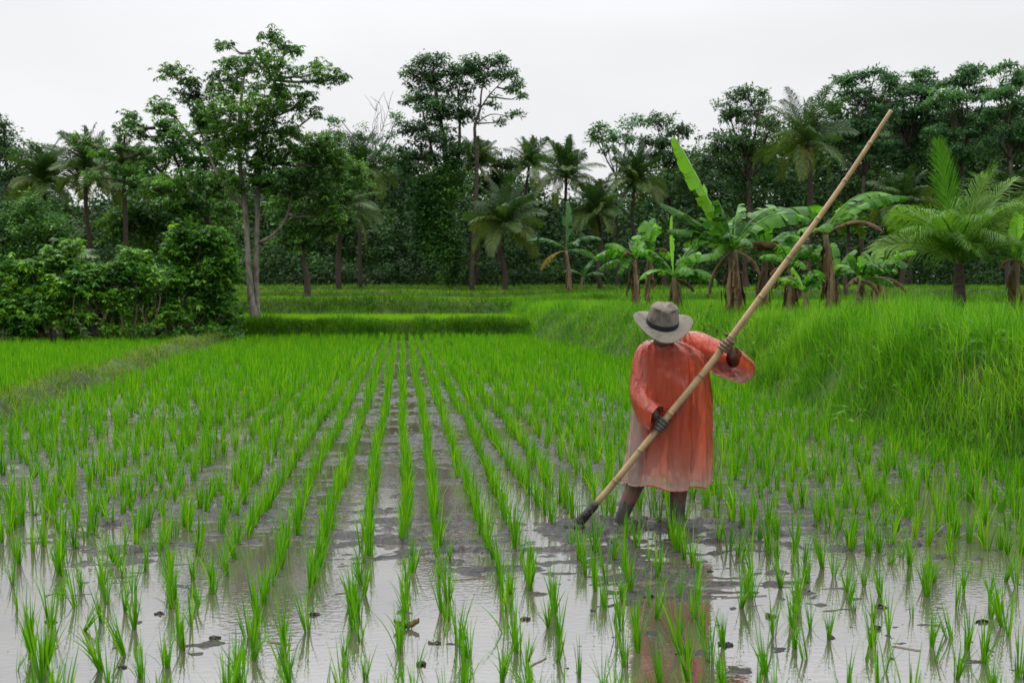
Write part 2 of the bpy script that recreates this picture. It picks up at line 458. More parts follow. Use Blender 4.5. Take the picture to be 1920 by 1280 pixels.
def mud_h(x, y):
    d = y * 0.994 + x * 0.109
    base = np.interp(d, [2.5, 4.3, 5.0, 5.7, 6.4, 10, 16, 22, 34], [-0.0165, -0.0110, -0.0075, -0.0045, -0.0015, -0.0025, -0.004, -0.0055, -0.0055])
    base = base - 0.009 * sm((x - 2.2) / 1.5) * sm((9 - d) / 3)
    big = 0.028 * fbm(x * 0.75, y * 0.55, 51, 3)
    rid = fbm(x * 1.6 + 0.8 * fbm(x * 0.8, y * 0.8, 53, 2), y * 9.0 + 1.8 * fbm(x * 1.3, y * 1.1, 52, 3), 54, 6, 0.66)
    rid = rid * 0.75 + 0.40 * fbm(x * 5, y * 17, 59, 5, 0.62)
    ph = y * 3.1 + 1.5 * fbm(x * 1.1, y * 0.9, 61, 3) + 0.5 * fbm(x * 5, y * 4, 62, 3)
    ph2 = y * 7.3 + 1.7 * fbm(x * 2.1, y * 1.5, 63, 3) + 0.4 * fbm(x * 9, y * 7, 66, 3)
    saw = (1 - (ph - np.floor(ph))) ** 1.5 * np.clip(0.25 + 1.5 * fbm(x * 1.2, y * 1.4, 64, 3), 0, 1) + 0.5 * (1 - (ph2 - np.floor(ph2))) ** 1.5 * np.clip(0.3 + 1.4 * fbm(x * 2.4, y * 2.2, 65, 3), 0, 1)
    rid = rid * 0.8 + saw * 0.85 - 0.30
    k = np.interp(d, [3.6, 5.0, 6.0, 14, 30], [0.010, 0.024, 0.043, 0.042, 0.03])
    lump = np.maximum(0, fbm(x * 9, y * 9, 57, 3) - 0.24) * 0.05 + 0.011 * fbm(x * 22, y * 30, 67, 3) * np.clip((d - 4.6) / 1.2, 0.15, 1)
    z = base + big * 0.75 + rid * k + lump
    for c, r, a in ((FOOT_L, 0.16, 0.03), (FOOT_R, 0.15, 0.02), (TIP, 0.22, 0.022)):
        q = np.hypot(x - c[0], y - c[1])
        z = z + a * np.exp(-((q - r * 0.7) / (r * 0.45)) ** 2) * (1 + 1.2 * fbm(x * 14, y * 14, 58, 3))
    return z


ysm = np.concatenate([np.linspace(1.5, 3.2, 60), 3.2 * (34 / 3.2) ** np.linspace(0, 1, 760)[1:]])
us = np.linspace(-1, 1, 620)
Y2 = np.repeat(ysm[:, None], len(us), 1)
X2 = np.clip(us[None] * np.clip(0.64 * ysm[:, None] + 1.6, 3.0, 5.9), -5.7, 5.9)
Z2 = mud_h(X2, Y2)
V = np.stack([X2, Y2, Z2], -1).reshape(-1, 3); nx, ny = len(us), len(ysm)
i = np.arange(ny - 1)[:, None] * nx; j = np.arange(nx - 1)[None]
Q = np.stack([i + j, i + j + 1, i + nx + j + 1, i + nx + j], -1).reshape(-1, 4)
mb = MB(); mb.add(V, Q)
m, nt, out = nodes_of("wet_mud")
geo = N(nt, "ShaderNodeNewGeometry")
mp = N(nt, "ShaderNodeMapping"); mp.inputs["Scale"].default_value = (1, 2.2, 1); nt.links.new(geo.outputs["Position"], mp.inputs[0])
n1 = N(nt, "ShaderNodeTexNoise"); n1.inputs["Scale"].default_value = 18; n1.inputs["Detail"].default_value = 9; n1.inputs["Roughness"].default_value = 0.65
nt.links.new(mp.outputs[0], n1.inputs["Vector"])
n2 = N(nt, "ShaderNodeTexNoise"); n2.inputs["Scale"].default_value = 2.2; n2.inputs["Detail"].default_value = 4
nt.links.new(mp.outputs[0], n2.inputs["Vector"])
r1 = ramp(nt, [(0.3, (0.007, 0.0058, 0.0045)), (0.55, (0.015, 0.0125, 0.0098)), (0.78, (0.034, 0.0285, 0.022))]); nt.links.new(n1.outputs["Fac"], r1.inputs["Fac"])
rr = N(nt, "ShaderNodeMapRange"); rr.inputs["From Min"].default_value = 0.35; rr.inputs["From Max"].default_value = 0.65
rr.inputs["To Min"].default_value = 0.08; rr.inputs["To Max"].default_value = 0.30; nt.links.new(n2.outputs["Fac"], rr.inputs["Value"])
p = N(nt, "ShaderNodeBsdfPrincipled"); p.inputs["Specular IOR Level"].default_value = 0.5; p.inputs["IOR"].default_value = 1.45
nt.links.new(r1.outputs[0], p.inputs["Base Color"]); nt.links.new(rr.outputs[0], p.inputs["Roughness"])
b = N(nt, "ShaderNodeBump"); b.inputs["Strength"].default_value = 1.0; b.inputs["Distance"].default_value = 0.022
nt.links.new(n1.outputs["Fac"], b.inputs["Height"]); nt.links.new(b.outputs[0], p.inputs["Normal"]); nt.links.new(p.outputs[0], out.inputs["Surface"])
M["mud"] = m
tag(mb.build("paddy_mud", m), "wet grey ridged mud of the rice field between the rows", "mud", kind="structure")

# ---- shallow water
m, nt, out = nodes_of("muddy_water")
geo = N(nt, "ShaderNodeNewGeometry")
mp = N(nt, "ShaderNodeMapping"); mp.inputs["Scale"].default_value = (1, 1.6, 1); nt.links.new(geo.outputs["Position"], mp.inputs[0])
n1 = N(nt, "ShaderNodeTexNoise"); n1.inputs["Scale"].default_value = 1.1; n1.inputs["Detail"].default_value = 4; nt.links.new(mp.outputs[0], n1.inputs["Vector"])
r1 = ramp(nt, [(0.3, (0.050, 0.042, 0.033)), (0.7, (0.09, 0.077, 0.062))]); nt.links.new(n1.outputs["Fac"], r1.inputs["Fac"])
n2 = N(nt, "ShaderNodeTexNoise"); n2.inputs["Scale"].default_value = 22; n2.inputs["Detail"].default_value = 2; nt.links.new(mp.outputs[0], n2.inputs["Vector"])
b = N(nt, "ShaderNodeBump"); b.inputs["Strength"].default_value = 0.2; b.inputs["Distance"].default_value = 0.004; nt.links.new(n2.outputs["Fac"], b.inputs["Height"])
df = N(nt, "ShaderNodeBsdfDiffuse"); nt.links.new(r1.outputs[0], df.inputs["Color"])
gl = N(nt, "ShaderNodeBsdfGlossy"); gl.inputs["Roughness"].default_value = 0.035; gl.inputs["Color"].default_value = (0.97, 0.98, 1.0, 1); nt.links.new(b.outputs[0], gl.inputs["Normal"])
fr = N(nt, "ShaderNodeFresnel"); fr.inputs["IOR"].default_value = 5.5; nt.links.new(b.outputs[0], fr.inputs["Normal"])
mx = N(nt, "ShaderNodeMixShader"); nt.links.new(fr.outputs[0], mx.inputs[0]); nt.links.new(df.outputs[0], mx.inputs[1]); nt.links.new(gl.outputs[0], mx.inputs[2])
nt.links.new(mx.outputs[0], out.inputs["Surface"])
M["water"] = m
mb = MB(); V, Q = grid_mesh(np.linspace(-16, 6.2, 12), np.linspace(0.5, 34.2, 12), lambda x, y: 0 * x)
mb.add(V, Q); tag(mb.build("water", m), "shallow brown water standing over the paddy mud", "water", kind="structure")


# ------------------------------------------------------------------ rice
def tuft_arrays(rng, nb, h, segs, wid, spread):
    P = np.zeros((nb, 3)); r = spread * np.sqrt(rng.random(nb)); a = rng.random(nb) * 2 * PI
    P[:, 0] = r * np.cos(a); P[:, 1] = r * np.sin(a); P[:, 2] = -0.015
    az = a + rng.normal(0, 0.8, nb)
    L = h * (0.45 + 0.65 * rng.random(nb) ** 0.8); lean = np.abs(rng.normal(0.02, 0.085, nb)) + 0.01
    curl = np.abs(rng.normal(0.05, 0.26, nb)) + (rng.random(nb) < 0.12) * rng.random(nb) * 0.9
    V, Q, k = blades(P, az, L, wid * (0.7 + 0.6 * rng.random(nb)), lean, curl, segs, rng=rng)
    return V, Q, np.repeat(np.clip(rng.normal(0.42, 0.24, nb) + (rng.random(nb) < 0.05) * 0.6, 0, 1), k)


rr_ = np.random.default_rng(5)
near_protos = []
for q in range(44):
    nb = int(rr_.integers(5, 23)); h = 0.19 + 0.10 * rr_.random()
    near_protos.append((tuft_arrays(rr_, nb, h, 5, 0.0056, 0.006 + 0.012 * rr_.random()), h))
mid_protos = [tuft_arrays(rr_, int(rr_.integers(9, 17)), 0.22 + 0.07 * rr_.random(), 3, 0.0075, 0.017) for _ in range(24)]
far_protos = [tuft_arrays(rr_, int(rr_.integers(7, 12)), 0.24 + 0.06 * rr_.random(), 2, 0.014, 0.032) for _ in range(16)]

hills = []
for kx in range(-21, 23):
    x0 = kx * 0.235 - 0.005
    y = 2.0 + rr_.random() * 0.2
    while y < 33.2:
        jx = 0.012 if abs(kx) < 5 else 0.035
        jx = jx + 0.014 * max(0, 6 - y)
        x = x0 + rr_.normal(0, jx) + 0.05 * float(vnoise(y * 0.35, kx * 3.3, 71)) * (1 + abs(kx) * 0.25)
        if x > float(xd(y)) + 0.42 and x < float(xb(y)) - 0.12 and rr_.random() > (0.06 if y > 5.6 else 0.09):
            hills.append((x, y, 0))
        y += (0.155 if y > 5.2 else 0.15) * (0.75 + 0.5 * rr_.random())
hills = np.array(hills)
hpx, hpy, hd = proj(hills)
inview = (hpx > -60) & (hpx < 1980) & (hpy < 1370)
clear = np.ones(len(hills), bool)
for c, r in ((FOOT_L, 0.10), (FOOT_R, 0.09), (FOOT_R + np.array([0.02, -0.22, 0]), 0.15), (FOOT_L + np.array([0.03, -0.2, 0]), 0.13), (TIP, 0.17), (TIP + np.array([-0.02, -0.25, 0]), 0.16)):
    clear &= np.hypot(hills[:, 0] - c[0], hills[:, 1] - c[1]) > r
hills, hpx, hpy, hd, inview = hills[clear], hpx[clear], hpy[clear], hd[clear], inview[clear]
order = np.argsort(np.where(inview, hd, 1e9))
near = order[:300]; rest = order[300:]
proto_mesh = []
for q, ((V, Q, A), h) in enumerate(near_protos):
    b_ = MB(); b_.add(V, Q, tint=A); proto_mesh.append(b_.mesh("rice_seedling", M["rice"]))
lean_done = False
for idx in near:
    x, y, _ = hills[idx]
    o = bpy.data.objects.new("rice_seedling", proto_mesh[int(rr_.integers(0, 44))])
    COL.objects.link(o)
    o.location = (x, y, max(-0.004, min(0.01, float(mud_h(x, y)))))
    s = 0.66 + 0.46 * rr_.random(); o.scale = (s, s, s * (0.9 + 0.2 * rr_.random()))
    o.rotation_euler = (rr_.normal(0, 0.10), rr_.normal(0, 0.10), rr_.random() * 6.28)
    tag(o, "green rice seedling tuft standing in the shallow muddy water of the near field", "rice plant", "rice seedlings in the near flooded rows")
    if not lean_done and abs(hpx[idx] - 180) < 35 and abs(hpy[idx] - 1190) < 45:
        lean_done = True
        o.rotation_euler = (0, 0.5, 0.0)
        o["label"] = "rice seedling tuft leaning far over to the right in the shallow water"


def replicate(protos, P, scl, rot, name, label, rng):
    mb = MB(); which = rng.integers(0, len(protos), len(P))
    for q, (V, Q, A) in enumerate(protos):
        S = np.where(which == q)[0]
        if not len(S): continue
        c, s = np.cos(rot[S]), np.sin(rot[S]); n = len(V)
        W = np.stack([V[None, :, 0] * c[:, None] - V[None, :, 1] * s[:, None], V[None, :, 0] * s[:, None] + V[None, :, 1] * c[:, None], np.repeat(V[None, :, 2], len(S), 0)], -1)
        W = W * scl[S][:, None, None] + P[S][:, None]
        QQ = (np.arange(len(S))[:, None, None] * n + Q[None]).reshape(-1, 4)
        AA = np.clip(A[None] + rng.normal(0, 0.12, len(S))[:, None], 0, 1).ravel()
        mb.add(W.reshape(-1, 3), QQ, tint=AA)
    return mb


vis = rest[(hd[rest] > 1) & (hpx[rest] > -600) & (hpx[rest] < 2520)]
A1 = vis[hd[vis] < 13]; A2 = vis[hd[vis] >= 13]
mbm = replicate(mid_protos, hills[A1], 0.85 + 0.35 * rr_.random(len(A1)), rr_.random(len(A1)) * 6.28, "", "", rr_)
mbf = replicate(far_protos, hills[A2], 0.9 + 0.3 * rr_.random(len(A2)), rr_.random(len(A2)) * 6.28, "", "", rr_)
V, Q, T, A = mbf.data(); mbm.add(V, Q, tint=A)
tag(mbm.build("rice_rows", M["rice"]), "long converging rows of young rice reaching back to the terrace bank", "rice", kind="stuff")

# left field beyond the dike
nL = 9000
P = np.stack([RNG.uniform(-15.5, -5.3, nL), RNG.uniform(9, 31.5, nL), np.zeros(nL)], -1)
P[:, 0] = np.round(P[:, 0] / 0.235) * 0.235 + RNG.normal(0, 0.03, nL)
ok = (P[:, 0] < xd(P[:, 1]) - 0.42) & (H(P[:, 0], P[:, 1]) < -0.04)
ppx, ppy, pd = proj(P); ok &= (ppx > -500) & (ppy < 1000)
P = P[ok]
mbl = replicate(far_protos, P, 0.9 + 0.35 * RNG.random(len(P)), RNG.random(len(P)) * 6.28, "", "", RNG)
tag(mbl.build("rice_field", M["rice"]), "dense bright rice of the field beyond the grassy dike", "rice", kind="stuff")


# ------------------------------------------------------------------ grass
def grass(n, xr, yr, accept, L, W, lean, curl, mat, name, label, segs=3, tmean=0.45, tsd=0.22, slope=True, clump=0.0):
    x = RNG.uniform(*xr, n) if not callable(xr) else xr(n)
    y = RNG.uniform(*yr, n)
    if clump:
        keep = RNG.random(n) < np.clip(0.5 + clump * fbm(x * 2.5, y * 2.5, 81, 3), 0.05, 1); x, y = x[keep], y[keep]
    z = H(x, y); n = len(x)
    ok = accept(x, y, z)
    if slope:
        e = 0.06; g = np.hypot((H(x + e, y) - H(x - e, y)) / (2 * e), (H(x, y + e) - H(x, y - e)) / (2 * e))
        ok &= RNG.random(n) < np.sqrt(1 + g * g) / 1.8
    x, y, z = x[ok], y[ok], z[ok]; n = len(x)
    P = np.stack([x, y, z - 0.02], -1); ppx, ppy, pd = proj(P)
    v = (ppx > -500) & (ppx < 2420) & (pd > 1); P = P[v]; x, y, z = x[v], y[v], z[v]; n = len(P)
    Lm = L(x, y) if callable(L) else L
    LL = Lm * (0.5 + 0.75 * RNG.random(n))
    az = RNG.random(n) * 2 * PI
    WW = (W(x, y) if callable(W) else W) * (0.6 + 0.8 * RNG.random(n))
    V, Q, k = blades(P, az, LL, WW, np.abs(RNG.normal(0.0, lean, n)), np.abs(RNG.normal(0.1, curl, n)), segs)
    tn = np.clip(RNG.normal(tmean, tsd, n), 0, 1)
    mb = MB(); mb.add(V, Q, tint=np.repeat(tn, k))
    return mb


def merge(name, mat, label, cat, *mbs):
    mb = MB()
    for q in mbs:
        V, Q, T, A = q.data(); mb.add(V, Q, T, A)
    return tag(mb.build(name, mat), label, cat, kind="stuff")


dB = lambda x, y: x - xb(y)
slopeL = lambda x, y: np.interp(dB(x, y), [-0.25, 0.10, 0.5, 1.0, 2.0], [0.18, 0.28, 0.36, 0.40, 0.40]) * (0.8 + 0.9 * np.clip(0.3 + fbm(x * 1.1, y * 1.1, 91, 2), 0, 1))
g1 = grass(100000, (4.0, 7.6), (5.5, 17), lambda x, y, z: (dB(x, y) > -0.22) & (dB(x, y) < 2.3) & ((dB(x, y) > 0.32) | (RNG.random(len(x)) < 0.85)), slopeL, 0.0095, 0.24, 0.6, None, "", "", 5, 0.52, 0.28, clump=0.7)
g2 = grass(95000, (3.4, 7.6), (17, 43), lambda x, y, z: (dB(x, y) > -0.12) & (dB(x, y) < 2.0), lambda x, y: slopeL(x, y) * 0.8, 0.014, 0.28, 0.5, None, "", "", 3, 0.52, clump=0.5)
g3 = grass(52000, (6.0, 17), (6, 40), lambda x, y, z: (dB(x, y) > 1.9), 0.36, 0.014, 0.22, 0.45, None, "", "", 3, 0.5, slope=False)
merge("bank_grass", M["grass"], "tall lush green grass covering the raised bank beside the rice", "grass", g1, g2, g3)

g = grass(34000, (-6.6, -4.3), (8, 33.8), lambda x, y, z: (np.abs(x - xd(y)) < 0.46 + 0.15 * vnoise(y * 2, x, 4)) & (RNG.random(len(x)) < 0.42 + 1.4 * np.clip(0.25 + fbm(x * 1.7, y * 0.9, 44, 3), 0, 1)),
          lambda x, y: 0.11 + 0.12 * np.clip(0.4 + fbm(x * 1.5, y * 0.8, 45, 2), 0, 1), 0.011, 0.45, 0.6, None, "", "", 3, 0.5, 0.28, slope=False)
merge("dike_grass", M["bund_grass"], "patchy yellowish grass along the low earth dike between two fields", "grass", g)

wobf = lambda x, y: 0.25 * vnoise(x * 0.35, y * 0.1, 21)
t1 = grass(30000, (-6.5, 5.0), (YB1 - 0.3, YB1 + 1.1), lambda x, y, z: (dB(x, y) < 0.3), lambda x, y: 0.16 + 0.30 * np.clip(0.3 + fbm(x * 1.6, y * 1.6, 93, 2), 0, 1), 0.016, 0.35, 0.7, None, "", "", 3, 0.30)
t2 = grass(50000, (-14, 34), (YB2 - 0.5, YB2 + 1.6), lambda x, y, z: z > 0.4, lambda x, y: 0.18 + 0.36 * np.clip(0.3 + fbm(x * 1.2, y * 1.2, 94, 2), 0, 1), 0.020, 0.35, 0.6, None, "", "", 3, 0.46)
t3 = grass(26000, (-20, 40), (YB3 - 0.5, YB3 + 1.3), lambda x, y, z: z > 1.0, 0.24, 0.028, 0.35, 0.5, None, "", "", 2, 0.45)
t4 = grass(26000, (-24, 44), (YB4 - 0.5, YB4 + 1.3), lambda x, y, z: z > 1.2, 0.24, 0.034, 0.35, 0.5, None, "", "", 2, 0.5)
t5 = grass(26000, (4, 36), (42.5, 46.5), lambda x, y, z: z > 0.6, 0.26, 0.024, 0.35, 0.5, None, "", "", 2, 0.42)
merge("terrace_grass", M["grass_dark"], "rough dark grass hanging over the stepped terrace banks at the back", "grass", t1, t2, t3, t4, t5)
e0 = grass(2600, (4.6, 8.5), (6, 30), lambda x, y, z: dB(x, y) > 0.3, 0.42, 0.008, 0.4, 0.8, None, "", "", 4, 0.9)
e1 = grass(6000, (-6.5, 4.5), (YB1 + 0.3, YB1 + 0.9), lambda x, y, z: z > 0.35, 0.14, 0.02, 0.4, 0.7, None, "", "", 2, 0.75)
e2 = grass(9000, (-14, 34), (YB2 + 0.5, YB2 + 1.3), lambda x, y, z: z > 0.9, 0.15, 0.026, 0.4, 0.7, None, "", "", 2, 0.85)
e3 = grass(12000, (-20, 40), (YB3 - 0.2, YB3 + 0.8), lambda x, y, z: z > 1.0, 0.16, 0.034, 0.4, 0.7, None, "", "", 2, 0.9)
e4 = grass(12000, (-24, 44), (YB4 - 0.2, YB4 + 0.8), lambda x, y, z: z > 1.2, 0.16, 0.04, 0.4, 0.7, None, "", "", 2, 0.9)
merge("dry_grass", M["bund_grass"], "yellowish dry grass scattered along the edges of the grassy banks", "grass", e0, e1, e2, e3, e4)
f2 = grass(26000, (-10, 5.5), (YB1 + 0.9, YB2 - 0.2), lambda x, y, z: z < 0.7, 0.20, 0.024, 0.08, 0.2, None, "", "", 2, 0.9, 0.15, slope=False)
f3 = grass(22000, (-16, 36), (YB2 + 1.2, YB3 - 0.2), lambda x, y, z: z > 0.9, 0.17, 0.034, 0.1, 0.2, None, "", "", 2, 0.85, 0.2, slope=False)
f4 = grass(18000, (-20, 40), (YB3 + 0.8, YB4 - 0.2), lambda x, y, z: z > 1.2, 0.17, 0.042, 0.1, 0.2, None, "", "", 2, 0.85, 0.2, slope=False)
merge("terrace_rice", M["rice"], "bright flat strips of rice on the terraces under the trees", "rice", f2, f3, f4)


# ------------------------------------------------------------------ trees
def whorls(C, nl, L, W, droop, rng, tmean=0.45, tsd=0.25):
    """Palmate leaves: nl leaflets hanging round each point."""
    n = len(C)
    a0 = rng.random(n) * 2 * PI
    k = np.arange(nl)
    az = a0[:, None] + k[None] * 2 * PI / nl + rng.normal(0, 0.2, (n, nl))
    dr = droop + rng.normal(0, 0.25, (n, nl))
    D = np.stack([np.cos(az) * np.cos(dr), np.sin(az) * np.cos(dr), -np.sin(dr)], -1).reshape(-1, 3)
    tilt = nrm(np.array([0, 0, 1.0]) + rng.normal(0, 0.35, (n, 3)))
    Nn = np.repeat(tilt, nl, 0)
    LL = (L * (0.7 + 0.6 * rng.random((n, 1))) * (0.85 + 0.3 * rng.random((n, nl)))).ravel()
    V, Q = leaf_quads(np.repeat(C, nl, 0), D, Nn, LL, LL * W / L)
    t = np.clip(rng.normal(tmean, tsd, n), 0, 1)
    return V, Q, np.repeat(t, nl * 4)


def cloud(C, R, n, L, W, rng, flat=0.6, tmean=0.45, tsd=0.22, shell=0.5):
    """n leaves round each clump centre; leaves mostly face up and outwards, denser at the rim."""
    m_ = len(C)
    u = rand_unit(m_ * n, rng); rad = rng.random(m_ * n) ** shell
    R_ = np.repeat(np.broadcast_to(R, (m_,)), n)
    off = u * (rad * R_)[:, None]; off[:, 2] *= flat
    P = np.repeat(C, n, 0) + off
    D = nrm(u * [1, 1, 0.3] + rng.normal(0, 0.6, (m_ * n, 3)) + np.array([0, 0, -0.25]))
    Nn = nrm(np.array([0, 0, 0.9]) + u * 0.5 + rng.normal(0, 0.45, (m_ * n, 3)))
    LL = L * (0.6 + 0.8 * rng.random(m_ * n))
    V, Q = leaf_quads(P, D, Nn, LL, LL * W / L)
    ct = np.repeat(rng.normal(0, 0.12, m_), n)
    t = np.clip(rng.normal(tmean, tsd, m_ * n) + ct, 0, 1)
    return V, Q, np.repeat(t, 4)


def limb(mb, a, b, ra, rb, rng, sag=0.12, sides=6, n=7):
    a = np.asarray(a, float); b = np.asarray(b, float)
    L = np.linalg.norm(b - a)
    m1 = a * 0.65 + b * 0.35 + rng.normal(0, 0.05, 3) * L + np.array([0, 0, -sag * L * 0.5])
    m2 = a * 0.3 + b * 0.7 + rng.normal(0, 0.05, 3) * L + np.array([0, 0, -sag * L * 0.4])
    P = spline(np.array([a, m1, m2, b]), n)
    V, Q, T = tube(P, np.linspace(ra, rb, n), sides)
    mb.add(V, Q, T)
    return P


def tree(d, base_px, fork, lobes, label, group=None, mat="leaf_far", bark="bark_dark", dens=1.0, leaf=0.30, style="cloud",
         trunk_r=0.16, stems=None, seed=1, clump_r=0.55, name="tree", zbase=None, cat="tree", nleaf=60, flat=0.5, vine=None, bare=0, shell=0.5):
    """base_px: pixel x of the trunk foot; fork: (px, py) where limbs leave the trunk; lobes: (px, py, rx, ry) in photo pixels at depth d."""
    rng = np.random.default_rng(seed)
    k = d / FPX
    b0 = at(base_px, 560, d); z0 = float(H(b0[0], b0[1])) - 0.05 if zbase is None else zbase
    base = np.array([b0[0], b0[1], z0])
    root = thing(name, base, label, cat, group)
    wood = MB(); crown = MB()
    fk = at(fork[0], fork[1], d)
    mid = (base + fk) / 2 + rng.normal(0, 0.15, 3) * [1, 1, 0]
    tr = trunk_r
    if stems is None:
        P = spline([base - [0, 0, 0.2], base * 0.75 + fk * 0.25 + rng.normal(0, 0.06, 3), mid, fk], 14)
        V, Q, T = tube(P, np.linspace(1, 0.62, 14) * tr * (1 + 0.45 * np.exp(-np.linspace(0, 9, 14))), 9, wob=0.08); wood.add(V, Q, T)
        trunks = [P]
    else:
        trunks = []
        for st in stems:   # (list of (px, py, dd, r))
            pts = np.array([np.append(at(q[0], q[1], d + q[2]), q[3]) for q in st])
            if abs(pts[0][2] - base[2]) < 1.5: pts[0][2] = min(pts[0][2], base[2])
            S = spline(pts, 22)
            V, Q, T = tube(S[:, :3], S[:, 3], 10, wob=0.09); wood.add(V, Q, T)
            trunks.append(S[:, :3])
    allc = []
    for (lx, ly, rx, ry) in lobes:
        dd = rng.normal(0, 0.45) * rx * k
        c = at(lx, ly, d + dd)
        # limb to the lobe from the nearest suitable trunk point
        cand = np.concatenate(trunks); cand = cand[cand[:, 2] < c[2] - 0.1]
        if len(cand):
            ddv = np.linalg.norm(cand - c, axis=1) - 0.45 * (cand[:, 2] - base[2])
            s = cand[np.argmin(ddv)]
        else:
            s = fk
        Ll = np.linalg.norm(c - s)
        lp = limb(wood, s, c, tr * 0.38 + 0.005 * Ll, tr * 0.14, rng)
        R = np.array([rx * k, max(rx, ry) * 0.85 * k, ry * k])
        ncl = max(3, int(dens * 5.0 * (R[0] * R[2]) / (clump_r ** 2)))
        u = rand_unit(ncl, rng) * (rng.random(ncl) ** 0.45)[:, None]
        Cc = c + u[:, :1] * R[0] * Rv + u[:, 1:2] * R[1] * np.array([Fv[0], Fv[1], 0]) + u[:, 2:3] * np.array([0, 0, R[2]])
        for q in Cc[: min(len(Cc), 9)]:
            limb(wood, lp[int(rng.integers(2, 6))], q, tr * 0.11, tr * 0.03, rng, 0.05, 4, 5)
        allc.append(Cc)
    Cc = np.concatenate(allc)
    if style == "cloud":
        V, Q, A = cloud(Cc, clump_r * (0.6 + 0.7 * rng.random(len(Cc))), nleaf, leaf, leaf * 0.42, rng, flat, shell=shell); crown.add(V, Q, tint=A)
    else:
        n = nleaf
        R_ = clump_r * (0.6 + 0.7 * rng.random(len(Cc)))
        u = rand_unit(len(Cc) * n, rng) * (rng.random(len(Cc) * n) ** 0.5)[:, None]
        P = np.repeat(Cc, n, 0) + u * np.repeat(R_, n)[:, None] * [1, 1, 0.7]
        V, Q, A = whorls(P, 6, leaf, leaf * 0.28, 0.55, rng); crown.add(V, Q, tint=A)
    if vine:
        vb = MB()
        for (px, py0, py1, wpx) in vine:
            n = int(abs(py1 - py0) * wpx * 0.022) + 8
            ph_ = rng.random() * 6
            Cv = []
            for _ in range(n):
                yy = rng.uniform(min(py0, py1), max(py0, py1))
                Cv.append(at(px + wpx * 0.25 * math.sin(yy * 0.035 + ph_) + rng.normal(0, wpx * (0.26 + 0.16 * math.sin(yy * 0.06 + 2 * ph_))), yy, d - rng.random() * 0.9))
            Cv = np.array(Cv)
            V, Q, A = cloud(Cv, 0.42 + 0.3 * rng.random(len(Cv)), 60, 0.19, 0.10, rng, 0.8); vb.add(V, Q, tint=A)
        vb.build("climbing_vine", M["vine"], root)
    for q in range(bare):
        s = trunks[0][int(rng.integers(8, 14))]
        e = at(fork[0] + rng.normal(0, 30), fork[1] - rng.uniform(40, 120), d + rng.normal(0, 1))
        p_ = limb(wood, s, e, tr * 0.25, 0.012, rng, 0.0, 5, 6)
        for z in range(7):
            e2 = p_[int(rng.integers(2, 6))]
            limb(wood, e2, e2 + rng.normal(0, 0.5, 3) + [0, 0, 0.8], 0.025, 0.008, rng, 0, 4, 4)
    wood.build("trunk", M[bark], root)
    crown.build("crown", M[mat], root)
    return root


# --- 1 the pale twin-stemmed tree at the field corner
tree(34.3, 486, (470, 330),
     [(505, 66, 26, 14), (421, 80, 15, 13), (542, 92, 28, 18), (602, 134, 42, 22), (635, 135, 14, 10), (505, 122, 62, 30), (338, 140, 34, 15), (318, 130, 16, 9), (372, 176, 44, 26), (435, 146, 52, 30),
      (450, 205, 80, 36), (576, 196, 24, 20), (592, 212, 16, 9), (520, 175, 55, 34), (385, 218, 42, 26), (480, 245, 52, 24), (540, 240, 36, 22), (425, 110, 26, 14),
      (592, 300, 48, 42), (560, 350, 46, 34), (615, 350, 36, 40), (520, 300, 32, 26), (580, 395, 36, 18), (640, 300, 20, 28), (430, 275, 46, 26), (475, 300, 44, 30), (510, 275, 40, 26), (440, 330, 40, 24), (500, 345, 36, 24), (450, 245, 60, 26), (530, 340, 40, 30), (605, 270, 40, 24), (545, 275, 36, 24), (620, 390, 30, 22)],
     "tall pale-barked tree with twin stems and open drooping leaf whorls at the field corner", mat="leaf_near", bark="bark_pale",
     dens=1.3, leaf=0.165, style="whorl", trunk_r=0.12, seed=3, clump_r=0.36, nleaf=12, zbase=-0.05,
     stems=[[(490, 640, 0, 0.23), (481, 605, 0, 0.17), (471, 560, 0, 0.125), (465, 480, 0, 0.10), (461, 400, 0, 0.09), (452, 330, 0, 0.085), (448, 260, 0, 0.075), (455, 160, 0, 0.04), (470, 100, 0, 0.02)],
            [(491, 636, 0.05, 0.18), (482, 580, 0.15, 0.11), (481, 500, 0.2, 0.092), (483, 400, 0.2, 0.08), (486, 330, 0.2, 0.08), (495, 250, 0.2, 0.07), (515, 150, 0.2, 0.04), (535, 95, 0.2, 0.02)],
            [(461, 390, 0, 0.07), (432, 360, 0.1, 0.06), (405, 320, 0.2, 0.05), (385, 270, 0.3, 0.035), (350, 190, 0.3, 0.02), (335, 150, 0.3, 0.01)],
            [(486, 455, 0.2, 0.07), (515, 438, 0.1, 0.05), (538, 405, 0, 0.045), (552, 350, 0, 0.035), (575, 300, 0, 0.02)]])
